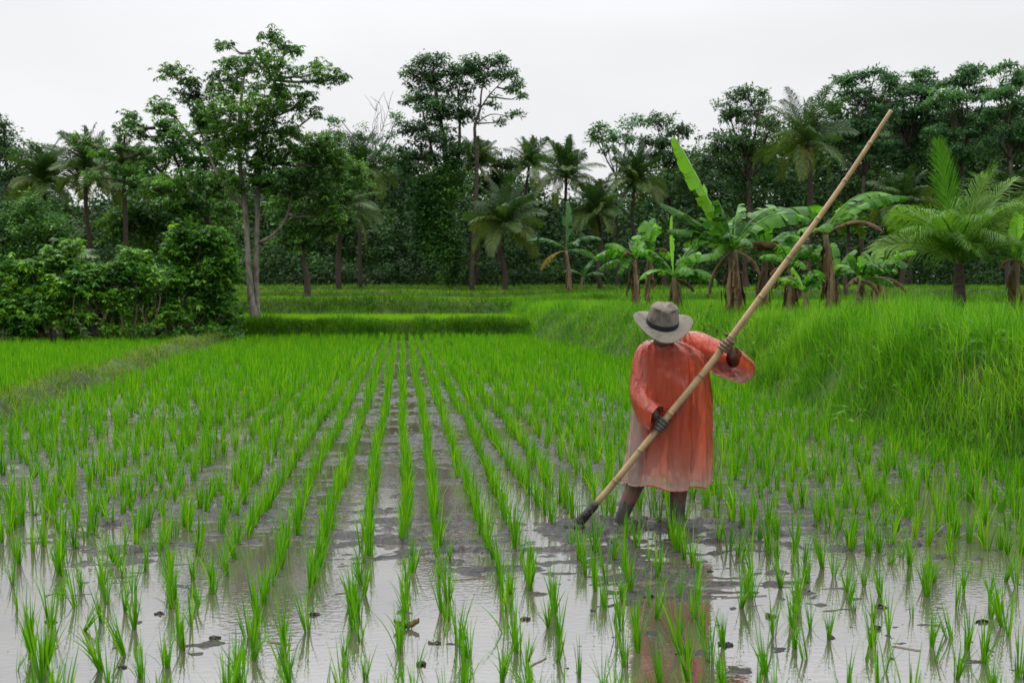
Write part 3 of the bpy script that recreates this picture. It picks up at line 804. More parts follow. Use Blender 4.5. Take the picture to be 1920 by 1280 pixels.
# --- 2 spreading tree behind it
tree(39, 400, (392, 415),
     [(245, 226, 20, 22), (308, 206, 25, 22), (262, 250, 20, 16), (154, 262, 26, 12), (200, 280, 32, 17), (276, 296, 44, 32), (340, 276, 54, 42), (330, 340, 76, 30), (233, 250, 12, 12), (318, 240, 26, 24),
      (395, 290, 44, 44), (270, 350, 42, 22), (420, 350, 30, 34), (175, 330, 26, 12), (350, 380, 50, 24), (395, 240, 30, 30), (250, 320, 40, 20)],
     "wide spreading green tree with level limbs behind the pale twin-stemmed tree", mat="leaf_mid", dens=1.3, leaf=0.18, style="whorl", trunk_r=0.17, seed=4, clump_r=0.34, nleaf=11,
     stems=[[(402, 560, 0, 0.2), (398, 480, 0, 0.16), (388, 410, 0, 0.13), (350, 370, 0, 0.09), (300, 320, 0, 0.07), (255, 285, 0, 0.05), (190, 280, 0, 0.02)],
            [(388, 410, 0, 0.1), (390, 340, 0, 0.08), (372, 280, 0.3, 0.06), (330, 220, 0.3, 0.025)],
            [(350, 370, 0, 0.07), (330, 300, -0.2, 0.05), (290, 240, -0.2, 0.02)]])
tree(47, 575, (575, 400), [(600, 290, 50, 40), (560, 330, 44, 36), (625, 350, 44, 40), (530, 385, 40, 34), (590, 410, 54, 36), (640, 405, 36, 30), (545, 440, 40, 26), (610, 300, 30, 24), (660, 330, 30, 30)],
     "dense dark bushy tree filling the gap right of the twin pale stems", mat="leaf_near", seed=41, dens=1.3, leaf=0.20, clump_r=0.42, nleaf=60)
tree(52, 330, (335, 420), [(330, 400, 70, 34), (400, 400, 50, 36), (260, 400, 50, 34), (420, 440, 40, 30), (220, 430, 44, 30), (300, 440, 60, 30)],
     "low dark bushy tree closing the view under the level limbs", mat="leaf_near", seed=42, dens=1.3, leaf=0.21, clump_r=0.45, nleaf=60)
# --- 3 left edge trees
tree(58, 15, (14, 330), [(8, 232, 24, 24), (4, 275, 34, 26), (42, 300, 34, 28), (64, 272, 16, 16), (15, 330, 44, 28), (60, 335, 34, 24), (88, 318, 20, 14), (-30, 280, 40, 40), (30, 370, 50, 28)],
     "dark feathery tree at the left end of the wood", mat="leaf_far", seed=5, dens=1.0, leaf=0.20, clump_r=0.5, nleaf=60)
tree(46, 60, (60, 450), [(55, 400, 56, 34), (90, 425, 32, 34), (20, 420, 44, 36), (60, 455, 64, 40), (10, 470, 40, 40), (100, 465, 30, 30)],
     "rounded mound of dull green creeper smothering a low tree", mat="vine", seed=6, dens=1.4, leaf=0.19, clump_r=0.45, nleaf=72, flat=0.8, name="creeper_covered_tree")
# --- 4 centre
tree(78, 700, (700, 300), [(640, 226, 32, 9), (628, 250, 18, 8), (676, 248, 34, 16), (700, 282, 40, 24), (720, 320, 44, 30), (660, 300, 36, 24), (735, 255, 14, 8), (745, 215, 12, 8)],
     "thin hazy tree with bare twigs at its top behind the palms", mat="leaf_albizia", seed=7, dens=0.55, leaf=0.23, clump_r=0.5, nleaf=52, bare=6, trunk_r=0.14)
tree(61, 842, (838, 330), [(812, 112, 36, 18), (780, 140, 26, 26), (838, 140, 40, 26), (800, 165, 42, 24), (862, 168, 34, 24), (776, 185, 22, 18), (832, 205, 56, 26), (775, 238, 32, 20), (812, 250, 52, 26), (868, 215, 30, 22),
      (790, 295, 46, 28), (850, 280, 36, 30), (760, 330, 44, 26), (840, 345, 50, 32), (745, 290, 26, 18)],
     "tallest tree of the wood with a broad airy dark crown and creepers on its trunk", mat="leaf_far", seed=8, dens=1.0, leaf=0.22, clump_r=0.5, nleaf=60, trunk_r=0.22,
     vine=[(838, 300, 520, 44), (800, 330, 480, 30)],
     stems=[[(845, 560, 0, 0.3), (842, 450, 0, 0.2), (838, 340, 0, 0.17), (830, 250, 0, 0.12), (815, 150, 0, 0.05)], [(842, 420, 0, 0.15), (858, 320, 0.2, 0.12), (862, 240, 0.2, 0.08), (858, 170, 0.2, 0.03)],
            [(838, 360, 0, 0.12), (815, 300, -0.2, 0.09), (795, 220, -0.2, 0.05), (785, 150, -0.2, 0.02)]])
tree(60, 884, (893, 262), [(897, 116, 42, 16), (932, 112, 28, 14), (948, 140, 32, 14), (965, 162, 20, 18), (925, 190, 16, 11), (960, 214, 20, 9), (938, 228, 14, 8), (880, 128, 26, 16), (910, 140, 26, 10), (902, 150, 30, 10), (975, 178, 12, 8)],
     "slender leaning tree with one bare curved trunk and flat leaf layers beside the tallest tree", mat="leaf_far", seed=9, dens=0.9, leaf=0.20, clump_r=0.42, nleaf=56, trunk_r=0.13,
     stems=[[(884, 560, 0, 0.17), (886, 470, 0, 0.13), (892, 380, 0, 0.125), (894, 290, 0, 0.11), (890, 240, 0, 0.09), (900, 205, 0, 0.07), (903, 170, 0, 0.05), (915, 130, 0, 0.03)],
            [(900, 205, 0, 0.05), (918, 178, 0, 0.04), (945, 150, 0, 0.02)], [(892, 232, 0, 0.04), (920, 215, 0, 0.03), (955, 218, 0, 0.015)]])
tree(68, 935, (938, 340), [(925, 300, 26, 16), (960, 305, 26, 16), (940, 330, 36, 20), (900, 340, 30, 20)],
     "small dark round-topped tree between the tallest tree and the palms", mat="leaf_dim", seed=10, dens=1.1, leaf=0.23, clump_r=0.5)
# --- 5 right
tree(62, 1158, (1155, 330), [(1122, 240, 24, 14), (1150, 258, 36, 14), (1180, 228, 30, 12), (1140, 280, 22, 9), (1190, 262, 20, 10), (1118, 262, 14, 8)],
     "thin bare-stemmed tree with a flat spreading top right of the gap in the wood", mat="leaf_albizia", seed=12, dens=0.9, leaf=0.22, clump_r=0.48, nleaf=52, trunk_r=0.11)
tree(63, 1245, (1250, 330), [(1230, 228, 40, 16), (1272, 248, 30, 16), (1240, 268, 44, 24), (1280, 292, 40, 24), (1225, 300, 40, 28), (1290, 340, 44, 30), (1240, 350, 44, 30)],
     "dense dark tree standing behind the tall banana leaves", mat="leaf_far", seed=13, dens=1.0, leaf=0.22, clump_r=0.5)
tree(60, 1400, (1402, 340), [(1395, 172, 36, 15), (1368, 200, 30, 18), (1425, 190, 28, 18), (1392, 218, 44, 20), (1448, 232, 36, 18), (1352, 262, 40, 20), (1410, 268, 48, 26), (1340, 300, 44, 26), (1440, 300, 44, 28), (1385, 330, 50, 30)],
     "pointed dark leafy tree just left of the big coconut palm", mat="leaf_far", seed=14, dens=1.0, leaf=0.21, clump_r=0.48, trunk_r=0.18)
RT = "layered trees at the right of the wood"
tree(64, 1618, (1620, 330), [(1592, 152, 32, 15), (1640, 140, 36, 12), (1612, 180, 44, 18), (1560, 205, 30, 18), (1650, 212, 40, 18), (1590, 245, 42, 24), (1640, 280, 44, 24), (1670, 150, 30, 12), (1560, 250, 34, 24), (1620, 235, 50, 22)],
     "layered tree rising directly behind the upper end of the bamboo pole", RT, "leaf_albizia", flat=0.34, seed=15, dens=1.5 * 0.95, leaf=0.22, clump_r=0.48, trunk_r=0.17)
tree(66, 1706, (1700, 320), [(1690, 172, 38, 14), (1730, 138, 30, 13), (1752, 158, 32, 12), (1712, 205, 46, 16), (1770, 195, 30, 13), (1690, 242, 44, 20), (1745, 245, 40, 18), (1665, 190, 30, 16), (1720, 175, 40, 14), (1765, 225, 36, 16), (1700, 290, 50, 26)],
     "layered tree with a raised tuft on top above the young coconut palm", RT, "leaf_albizia", flat=0.34, seed=16, dens=1.5 * 0.95, leaf=0.22, clump_r=0.48, trunk_r=0.17)
tree(63, 1800, (1802, 300), [(1822, 134, 34, 12), (1800, 152, 46, 14), (1788, 182, 52, 15), (1845, 175, 40, 13), (1812, 215, 54, 16), (1770, 250, 40, 18), (1850, 240, 40, 16), (1800, 285, 56, 22)],
     "broadest layered tree with several stacked flat tiers of leaves", RT, "leaf_albizia", flat=0.34, seed=17, dens=1.5 * 1.0, leaf=0.22, clump_r=0.48, trunk_r=0.18)
tree(60, 1892, (1895, 300), [(1885, 132, 36, 13), (1915, 150, 40, 16), (1880, 172, 40, 14), (1930, 190, 44, 18), (1890, 212, 46, 18), (1925, 250, 50, 26), (1880, 275, 46, 22)],
     "layered tree at the right end of the wood cut by the picture edge", RT, "leaf_albizia", flat=0.34, seed=18, dens=1.5 * 1.0, leaf=0.22, clump_r=0.48, trunk_r=0.17)


# ------------------------------------------------------------------ palms
def frond(mb, base, az, e0, droop, L, nl, ll, wid, rng, tint, stalk=None, hang=0.55, fold=0.5, r0=0.025, roll=0.0, along=1.0):
    n = 16; t = np.linspace(0, 1, n)
    ang = e0 - droop * t ** 1.25
    h = np.array([math.cos(az), math.sin(az), 0])
    step = L / (n - 1)
    P = [np.asarray(base, float)]
    for q in range(1, n):
        P.append(P[-1] + (h * math.cos(ang[q]) + np.array([0, 0, math.sin(ang[q])])) * step)
    P = np.array(P)
    (stalk if stalk is not None else mb).add(*tube(P, np.linspace(r0, 0.004, n), 4), tint=np.clip(tint + 0.25, 0, 1))
    side0 = np.array([-math.sin(az), math.cos(az), 0])
    tt = np.linspace(0.12, 0.995, nl)
    C = np.stack([np.interp(tt, t, P[:, q]) for q in range(3)], -1)
    Tg = nrm(np.stack([np.interp(tt, t, np.gradient(P[:, q])) for q in range(3)], -1))
    for sg in (-1, 1):
        N0 = nrm(np.cross(np.broadcast_to(side0, Tg.shape), Tg)); N0 = N0 * np.sign(N0[:, 2:3] + 1e-6)
        sdv = side0[None] * math.cos(roll) + N0 * math.sin(roll); Nn = N0 * math.cos(roll) - side0[None] * math.sin(roll)
        l = ll * (np.sin(PI * (0.12 + 0.86 * tt)) ** 0.55) * (0.85 + 0.3 * rng.random(nl))
        fw = 0.45 + 0.75 * tt
        D = nrm(sg * sdv + Tg * fw[:, None] * along + Nn * (fold * 0.5) + rng.normal(0, 0.07, (nl, 3)))
        p0 = C; p1 = C + D * (l * 0.5)[:, None]
        D2 = nrm(D + np.array([0, 0, -1]) * (hang * (0.7 + 0.6 * rng.random(nl)))[:, None])
        p2 = p1 + D2 * (l * 0.5)[:, None]
        wv = nrm(np.cross(D, Nn)) * wid * 0.5
        wv = wv * (0.8 + 0.4 * rng.random((nl, 1)))
        V = np.stack([p0 - wv * 0.6, p0 + wv * 0.6, p1 + wv, p1 - wv, p2 + wv * 0.12, p2 - wv * 0.12], 1).reshape(-1, 3)
        b_ = np.arange(nl)[:, None] * 6
        Q = np.concatenate([b_ + [[0, 1, 2, 3]], b_ + [[3, 2, 4, 5]]])
        mb.add(V, Q, tint=np.repeat(np.clip(tint + rng.normal(0, 0.1, nl), 0, 1), 6))
    return P


def palm(cpx, cpy, d, rpx, label, nf=26, base_dx=0, seed=1, mat="palm_far", trunk_r=0.105, group="coconut palms of the wood", nuts=False, ll=0.75, up=1.0, name="coconut_palm"):
    rng = np.random.default_rng(seed)
    top = at(cpx, cpy, d); k = d / FPX
    b0 = at(cpx + base_dx, 560, d); base = np.array([b0[0], b0[1], float(H(b0[0], b0[1])) - 0.05])
    root = thing(name, base, label, "palm", group)
    wood = MB(); P = spline([base - [0, 0, .2], base * 0.7 + top * 0.3 + rng.normal(0, 0.1, 3) * [1, 1, 0], base * 0.3 + top * 0.7 + rng.normal(0, 0.12, 3) * [1, 1, 0], top], 12)
    wood.add(*tube(P, np.linspace(1.25, 0.85, 12) * trunk_r, 9, wob=0.06)); wood.build("trunk", M["palm_bark"], root)
    cr = MB(); L = rpx * k
    for q in range(nf):
        u = (q + 0.5) / nf
        az = q * 2.399 + rng.normal(0, 0.15)
        e0 = math.radians(86 - 92 * u ** 1.25) * up + rng.normal(0, 0.08)
        frond(cr, top + rng.normal(0, 0.06, 3), az, e0, math.radians(26 + 58 * u) * (0.85 + 0.3 * rng.random()), L * (0.85 + 0.3 * rng.random()) * (1.05 - 0.15 * u), 40, ll, 0.05, rng,
              float(np.clip(0.3 + 0.75 * (u - 0.45) + rng.normal(0, 0.12), 0, 1)), hang=0.9, roll=rng.normal(0, 0.5))
    cr.build("crown", M[mat], root)
    if nuts:
        nb = MB()
        for q in range(9):
            c = top + np.array([math.cos(q * 2.4), math.sin(q * 2.4), 0]) * 0.3 + [0, 0, -0.25 - 0.12 * (q % 3)]
            nb.add(*ellipsoid(c, np.eye(3) * [0.12, 0.12, 0.15], 8, 6))
        nb.build("coconut_bunch", M["nut"], root)
    return root


M["nut"] = rough_mat("orange_coconut", (0.20, 0.11, 0.02), (0.34, 0.20, 0.04), 6, 0.5, 0.4, 0.2)
palm(1512, 275, 57, 108, "biggest coconut palm with arching olive fronds and orange nuts left of the pole top", 30, 3, 21, nuts=True, trunk_r=0.17, ll=0.85)
palm(1062, 335, 60, 78, "pale upright coconut palm against the gap of open sky", 28, 4, 22, ll=0.7, up=1.05)
palm(992, 312, 72, 62, "small distant palm showing just left of the gap of sky", 26, 0, 23, ll=0.8)
palm(893, 312, 66, 58, "dark palm head directly behind the slender bare trunk", 26, 0, 24)
palm(946, 425, 55, 88, "low palm with dark trunk and fan of fronds below the gap of sky", 30, 0, 25, trunk_r=0.14)
palm(1120, 400, 57, 66, "palm with a reddish trunk left of the banana clump", 26, 8, 26)
palm(1190, 345, 60, 72, "dark palm behind the leftmost banana plants", 28, 0, 27)
palm(640, 400, 56, 84, "palm with a bare reddish trunk right of the pale twin-stemmed tree", 30, -3, 28, trunk_r=0.14)
palm(676, 325, 60, 78, "yellowish palm above and behind the reddish trunk", 28, 0, 29)
palm(162, 325, 50, 82, "palm with ragged fronds left of the spreading tree", 28, 2, 30)
palm(84, 345, 53, 80, "dark palm half hidden by the left creeper mound", 28, 0, 31)
palm(232, 330, 47, 72, "drooping palm behind the level limbs of the spreading tree", 28, 0, 32)
palm(1690, 385, 50, 70, "dim palm in the shade between the pole and the young coconut palm", 26, 0, 33)
palm(1900, 380, 50, 66, "dim palm in the shade at the right end of the wood", 26, 0, 34)
palm(1590, 420, 46, 44, "small yellow-green palm in the shade behind the banana clump", 14, 0, 35, mat="palm_near", ll=0.5, trunk_r=0.08)
palm(130, 495, 33, 62, "young palm with brownish upright fronds among the left shrubs", 10, 0, 36, mat="palm_near", ll=0.4, trunk_r=0.09, up=0.95)

# young coconut palm on the bank: every frond is a part of its own
rng = np.random.default_rng(77)
D_ = 17.0
pb = at(1800, 580, D_); pb[2] = float(H(pb[0], pb[1])) - 0.03
root = thing("young_coconut_palm", pb, "young coconut palm with short dark trunk and one bright upright frond on the bank", "palm")
ptop = at(1798, 494, D_)
w_ = MB(); w_.add(*tube(spline([pb, pb * .5 + ptop * .5, ptop], 8), np.linspace(0.13, 0.075, 8), 10, wob=0.12)); w_.build("trunk", M["palm_bark"], root)
Rz = np.array([Rv[0], Rv[1], 0]); Fz = nrm(np.array([Fv[0], Fv[1], 0]))
AZR = math.atan2(Rv[1], Rv[0])


def fr_at(azdeg, el, droop, L, mat="palm_near", nl=52, ll=0.58, tint=0.5, hang=0.85, wid=0.0145, fold=0.4, roll=None, along=1.25):
    b_ = MB()
    frond(b_, ptop + rng.normal(0, 0.04, 3), AZR + math.radians(azdeg), math.radians(min(86, el * 0.9 + 12)) if el < 75 else math.radians(el), math.radians(droop * 0.82), L, nl, ll, wid, rng, tint, hang=hang, fold=fold,
          roll=rng.normal(0, 0.55) if roll is None else roll, along=along)
    return b_.build("frond", M[mat], root)


fb = fr_at(168, 76, -6, 2.0, "palm_bright", 74, 0.52, 0.4, 0.22, 0.017, 0.2, roll=0.8, along=2.2); fb["label"] = "bright green upright young frond"
for (a, e, dr, L, t) in ((150, 66, 62, 1.7, .55), (185, 52, 70, 1.75, .6), (205, 40, 70, 1.6, .5), (172, 30, 75, 1.6, .75), (20, 72, 34, 2.1, .5), (8, 66, 44, 2.05, .55), (40, 60, 60, 1.8, .55), (-15, 54, 48, 2.0, .65),
                         (12, 42, 50, 1.9, .6), (-35, 62, 70, 1.7, .4), (-60, 70, 85, 1.7, .4), (-95, 64, 95, 1.7, .45), (-130, 60, 90, 1.65, .5), (-80, 46, 95, 1.5, .4), (-110, 36, 90, 1.5, .45), (-45, 34, 85, 1.5, .4),
                         (-150, 42, 85, 1.6, .5), (70, 68, 60, 1.8, .5), (100, 66, 70, 1.8, .5), (130, 52, 70, 1.7, .45), (0, 34, 60, 1.6, .55), (30, 80, 25, 1.9, .6)):
    fr_at(a, e, dr, L * 0.9, tint=t)


# ------------------------------------------------------------------ bananas
def banana_leaf(base, az, e0, droop, L, Wd, rng, stalk_frac=0.16, tears=7, fold=0.35, tint=0.5, roll=0.0):
    n = 30; t = np.linspace(0, 1, n)
    ang = e0 - droop * t ** 1.4
    h = np.array([math.cos(az), math.sin(az), 0]); step = L / (n - 1)
    P = [np.asarray(base, float)]
    for q in range(1, n):
        P.append(P[-1] + (h * math.cos(ang[q]) + np.array([0, 0, math.sin(ang[q])])) * step)
    P = np.array(P); Tg = nrm(np.gradient(P, axis=0))
    S0 = np.array([-math.sin(az), math.cos(az), 0])
    mb = MB(); mb.add(*tube(P, np.linspace(0.024, 0.004, n), 5), tint=0.95)
    s = np.clip((t - stalk_frac) / (1 - stalk_frac), 0, 1)
    wd = Wd * 0.5 * (np.sin(PI * np.clip(s * 0.93 + 0.035, 0, 1)) ** 0.5) * (s > 0)
    wd[-1] *= 0.35
    i0 = int(np.argmax(s > 0))
    for sg in (-1, 1):
        cuts = sorted(set([i0, n - 1] + list(rng.integers(i0 + 2, n - 2, tears))))
        for a, b in zip(cuts[:-1], cuts[1:]):
            dr = fold + rng.normal(0, 0.24) + (0.7 * rng.random() if rng.random() < 0.25 else 0)
            gap = rng.random() * 0.7
            rows = []
            idx = np.arange(a, b + 1)
            for u in (0, 0.35, 0.7, 1.0):
                an = dr * (0.3 + u * 1.0) + roll * sg
                S = S0 * sg
                Nn = np.cross(Tg[idx], S0); Nn = nrm(Nn) * np.sign(Nn[:, 2:3] + 1e-6)
                off = S[None] * math.cos(an) - Nn * math.sin(an)
                wloc = wd[idx] * u
                shrink = np.ones(len(idx))
                if len(idx) > 2:
                    shrink[0] -= gap * u * 0.3; shrink[-1] -= gap * u * 0.3
                along = Tg[idx] * (0.25 * u * wd[idx])[:, None]
                rows.append(P[idx] + off * (wloc * shrink)[:, None] + along + np.array([0, 0, -0.02]) * (u ** 2) * rng.random())
            G = np.stack(rows, 1); m_ = len(idx)
            V = G.reshape(-1, 3)
            i = np.arange(m_ - 1)[:, None] * 4; j = np.arange(3)[None]
            Q = np.stack([i + j, i + j + 1, i + 4 + j + 1, i + 4 + j], -1).reshape(-1, 4)
            mb.add(V, Q, tint=np.clip(tint + rng.normal(0, 0.08), 0, 1))
    return mb


def banana(bpx, d, tpx, tpy, label, leaves, seed, stem_r=0.10, skirt=10, name="banana_plant", far=False, group="banana plants on the bank", extra=3, ext_l=1.0):
    """leaves: (azimuth deg in the picture sense: 0 right, 90 away, 180 left, -90 towards us; elevation; droop; length; width; material)"""
    rng = np.random.default_rng(seed)
    b = at(bpx, 570, d); b[2] = float(H(b[0], b[1])) - 0.04
    top = at(tpx, tpy, d)
    root = thing(name, b, label, "banana plant", group)
    sm_ = MB(); P = spline([b, b * .6 + top * .4 + rng.normal(0, 0.03, 3), top], 10)
    sm_.add(*tube(P, np.linspace(1.15, 0.55, 10) * stem_r, 10, wob=0.18))
    sm_.build("stem", M["stem_dry"], root)
    sk = MB()
    for q in range(int(skirt * 1.8)):
        u = rng.random() ** 0.7; c = P[int(2 + u * 7)]; a = rng.random() * 2 * PI
        l = 0.3 + 0.5 * rng.random(); l = min(l, max(0.12, c[2] - b[2] - 0.02))
        o = np.array([math.cos(a), math.sin(a), 0])
        pts = spline([c + o * stem_r * 0.75, c + o * (stem_r * 1.15 + 0.04 * rng.random()) + [0, 0, -l * 0.35], c + o * (stem_r * (1.05 + 0.7 * rng.random())) + [0, 0, -l]], 6)
        wv = np.array([-math.sin(a), math.cos(a), 0]) * (0.010 + 0.022 * rng.random())
        V = np.stack([pts - wv, pts + wv * (0.8 + 0.3 * rng.random((6, 1)))], 1).reshape(-1, 3)
        V += rng.normal(0, 0.011, V.shape)
        Q = np.array([[2 * z, 2 * z + 1, 2 * z + 3, 2 * z + 2] for z in range(5)])
        sk.add(V, Q, tint=rng.random())
    if skirt: sk.build("dry_sheaths", M["dry_leaf"], root)
    sc = d / 17.0 if not far else 1.0
    leaves = list(leaves)
    if not far:
        for q in range(int(extra)):
            leaves.append((rng.uniform(0, 360), rng.uniform(48, 82), rng.uniform(45, 105), rng.uniform(0.6, 0.95) * ext_l, rng.uniform(0.2, 0.3) * max(0.8, ext_l), "banana"))
        for q in range(1):
            leaves.append((rng.uniform(0, 360), rng.uniform(-70, -30), rng.uniform(40, 80), rng.uniform(0.5, 0.8) * ext_l, 0.24, "dry_leaf"))
    for (az, el, dr, L, Wd, mt) in leaves:
        L, Wd = L * sc * (1.0 if far or L > 1.9 else 0.9), Wd * sc * (1.0 if far else 1.12)
        dr = dr * (1 + rng.normal(0, 0.12)); az = az + rng.normal(0, 7)
        dry = mt == "dry_leaf"
        lf = banana_leaf(top + rng.normal(0, 0.02, 3), AZR + math.radians(az), math.radians(el), math.radians(dr), L, Wd * (0.5 if dry else 1), rng, tears=int(rng.integers(9, 20)),
                         fold=0.9 if dry else 0.32 + 0.2 * rng.random(), tint=float(np.clip(rng.normal(0.45, 0.2), 0, 1)), roll=0.85 if L > 1.95 and el > 60 else rng.normal(0, 0.35) if el < 70 else rng.choice([-1, 1]) * (0.45 + 0.35 * rng.random()))
        o = lf.build("dead_leaf" if dry else "leaf", M[mt], root)
        if mt == "banana_pale": o["label"] = "pale young upright leaf"
        if mt == "yellow_leaf": o["label"] = "yellowed drooping leaf"
    return root


Bn, Bp, Dl = "banana", "banana_pale", "dry_leaf"
banana(1197, 27, 1190, 488, "leftmost short banana plant with ragged arching leaves",
       [(185, 40, 85, .85, .30, Bn), (200, 62, 75, .75, .26, Bn), (170, 15, 60, .75, .26, Bn), (60, 70, 35, .6, .24, Bn), (-70, 55, 90, .6, .24, Bn), (20, 50, 90, .55, .2, Bn), (-120, 40, 70, .6, .22, Dl), (200, -10, 60, .5, .2, Bn)], 101, 0.085, 9)
banana(1214, 28, 1216, 478, "thin banana plant with a pale folded leaf beside the leftmost one",
       [(120, 80, 25, .75, .28, Bn), (10, 84, 6, .6, .2, Bp), (30, 40, 95, .6, .2, Bn), (60, 74, 20, .8, .24, Bn), (-60, 40, 100, .5, .2, Dl)], 102, 0.07, 7)
banana(1268, 25, 1264, 520, "stout low banana plant whose upright middle leaf is torn to a thin strip",
       [(178, 66, 60, .85, .26, Bn), (20, 52, 75, 1.05, .30, Bn), (-5, 30, 80, .95, .26, Bn), (5, 14, 60, .85, .24, Bn), (100, 84, 4, 1.2, .10, Bp), (200, 35, 85, .8, .24, Bn), (35, 66, 40, .95, .26, Bn), (-80, 45, 100, .7, .26, Bn), (-20, -5, 60, .5, .2, Dl), (170, 60, 30, .7, .22, Bn)], 103, 0.12, 12)
banana(1380, 21.5, 1374, 470, "tallest banana plant with a long leaf pointing up and thick dry stem",
       [(172, 63, 4, 2.2, .36, Bp), (176, 44, 22, 1.7, .30, Bn), (184, 34, 40, 1.35, .28, Bn), (168, 74, 30, 1.5, .26, Bn), (170, 38, 75, 1.0, .3, Bn), (15, 64, 84, 1.7, .46, Bn), (4, 54, 80, 1.95, .48, Bn), (-10, 60, 90, 1.75, .46, Bn), (40, 60, 80, 1.3, .34, Bn),
        (-70, 50, 110, .9, .32, Bn), (-110, 58, 115, .9, .3, Bn), (215, 30, 100, .8, .28, Bn), (0, 30, 80, 1.1, .3, Dl), (-30, -10, 70, .8, .25, Dl), (10, 20, 50, 1.0, .26, Dl)], 104, 0.17, 26, extra=5, ext_l=1.4)
banana(1428, 22.5, 1436, 480, "banana plant with a yellow-green tip leaf standing right of the thick dry stem",
       [(20, 60, 80, 1.0, .32, Bn), (-20, 45, 85, 1.1, .32, Bn), (40, 50, 70, 1.1, .3, Bn), (160, 40, 90, .7, .26, Bn), (-80, 60, 110, .8, .28, Bn), (0, 10, 60, .9, .25, Dl), (100, 80, 15, .6, .2, Bp)], 105, 0.12, 16, extra=5, ext_l=1.2)
banana(1478, 20.5, 1482, 500, "banana plant with small leaves half hidden behind the pole",
       [(170, 55, 85, .7, .24, Bn), (10, 50, 80, .9, .26, Bn), (30, 70, 50, .8, .24, Bn), (-60, 40, 95, .6, .22, Bn), (200, 10, 60, .6, .2, Dl), (-20, 0, 60, .7, .22, Dl)], 106, 0.11, 16, extra=5)
banana(1510, 19, 1508, 545, "knee-high banana sucker with pale oval leaves right of the pole",
       [(165, 50, 50, .55, .2, Bp), (20, 48, 60, .6, .2, Bn), (60, 66, 30, .5, .18, Bn), (-60, 40, 70, .5, .18, Bn), (140, 74, 20, .5, .17, Bp)], 107, 0.05, 4)
banana(1553, 19.8, 1548, 440, "dark thin banana stem whose long leaves arch over to the right",
       [(8, 68, 78, 1.75, .34, Bn), (-6, 54, 74, 1.75, .32, Bn), (25, 58, 80, 1.4, .30, Bn), (175, 40, 90, .6, .22, Bn), (-40, 40, 90, 1.2, .25, Dl), (190, 10, 60, .6, .2, Dl), (-100, 55, 110, .7, .25, Bn)], 108, 0.095, 18, extra=1)
banana(1572, 21, 1566, 520, "low bushy banana plant behind the dark thin stem",
       [(25, 64, 40, .8, .24, Bn), (160, 62, 40, .75, .24, Bn), (80, 76, 20, .75, .22, Bn), (-30, 40, 70, .7, .22, Bn), (-90, 50, 90, .6, .2, Bn), (200, 30, 70, .6, .2, Bn)], 109, 0.07, 6)
banana(1600, 19.2, 1614, 525, "small leaning banana plant with one pale heart-shaped upright leaf",
       [(90, 86, 10, .5, .24, Bp), (0, 50, 80, .8, .22, Bn), (170, 74, 30, .55, .2, Bn), (-10, 18, 60, .65, .2, Bn), (-60, 0, 70, .6, .2, Dl), (20, 20, 80, .55, .2, Dl)], 110, 0.06, 8)
banana(1640, 23, 1640, 520, "ragged brown banana plant left of the young coconut palm",
       [(10, 60, 90, .8, .26, Bn), (170, 50, 90, .8, .24, Bn), (-20, 5, 70, .7, .24, Dl), (190, 10, 70, .7, .24, Dl), (60, 70, 50, .7, .22, Bn)], 111, 0.08, 10)
banana(1912, 17, 1906, 490, "banana plant with a tall pale leaf at the right edge of the picture",
       [(60, 88, 4, 1.0, .26, Bp), (170, 55, 85, .7, .24, Bn), (20, 55, 80, .8, .26, Bn), (190, 30, 90, .7, .22, Bn), (-80, 30, 100, .6, .24, Bp), (-30, 10, 60, .6, .2, Dl), (200, 5, 60, .55, .2, Dl)], 112, 0.09, 12)
banana(1068, 52, 1062, 470, "distant banana plant with one yellowed leaf at the foot of the wood",
       [(95, 84, 10, 2.6, .7, "banana_far"), (170, 40, 60, 2.4, .6, "banana_far"), (10, 50, 70, 2.2, .6, "banana_far"), (190, -5, 75, 1.8, .6, "yellow_leaf"), (30, 20, 70, 1.8, .5, "banana_far"), (-80, 40, 90, 1.8, .6, "banana_far")], 113, 0.13, 6, far=True, group="banana plants in the wood")
banana(1090, 54, 1092, 520, "small broad-leaved banana plant at the foot of the wood beside the yellowed one",
       [(40, 70, 50, 1.4, .5, "banana_far"), (170, 50, 70, 1.3, .5, "banana_far"), (0, 40, 70, 1.3, .5, "banana_far"), (-80, 60, 80, 1.2, .5, "banana_far")], 114, 0.09, 0, far=True, group="banana plants in the wood")


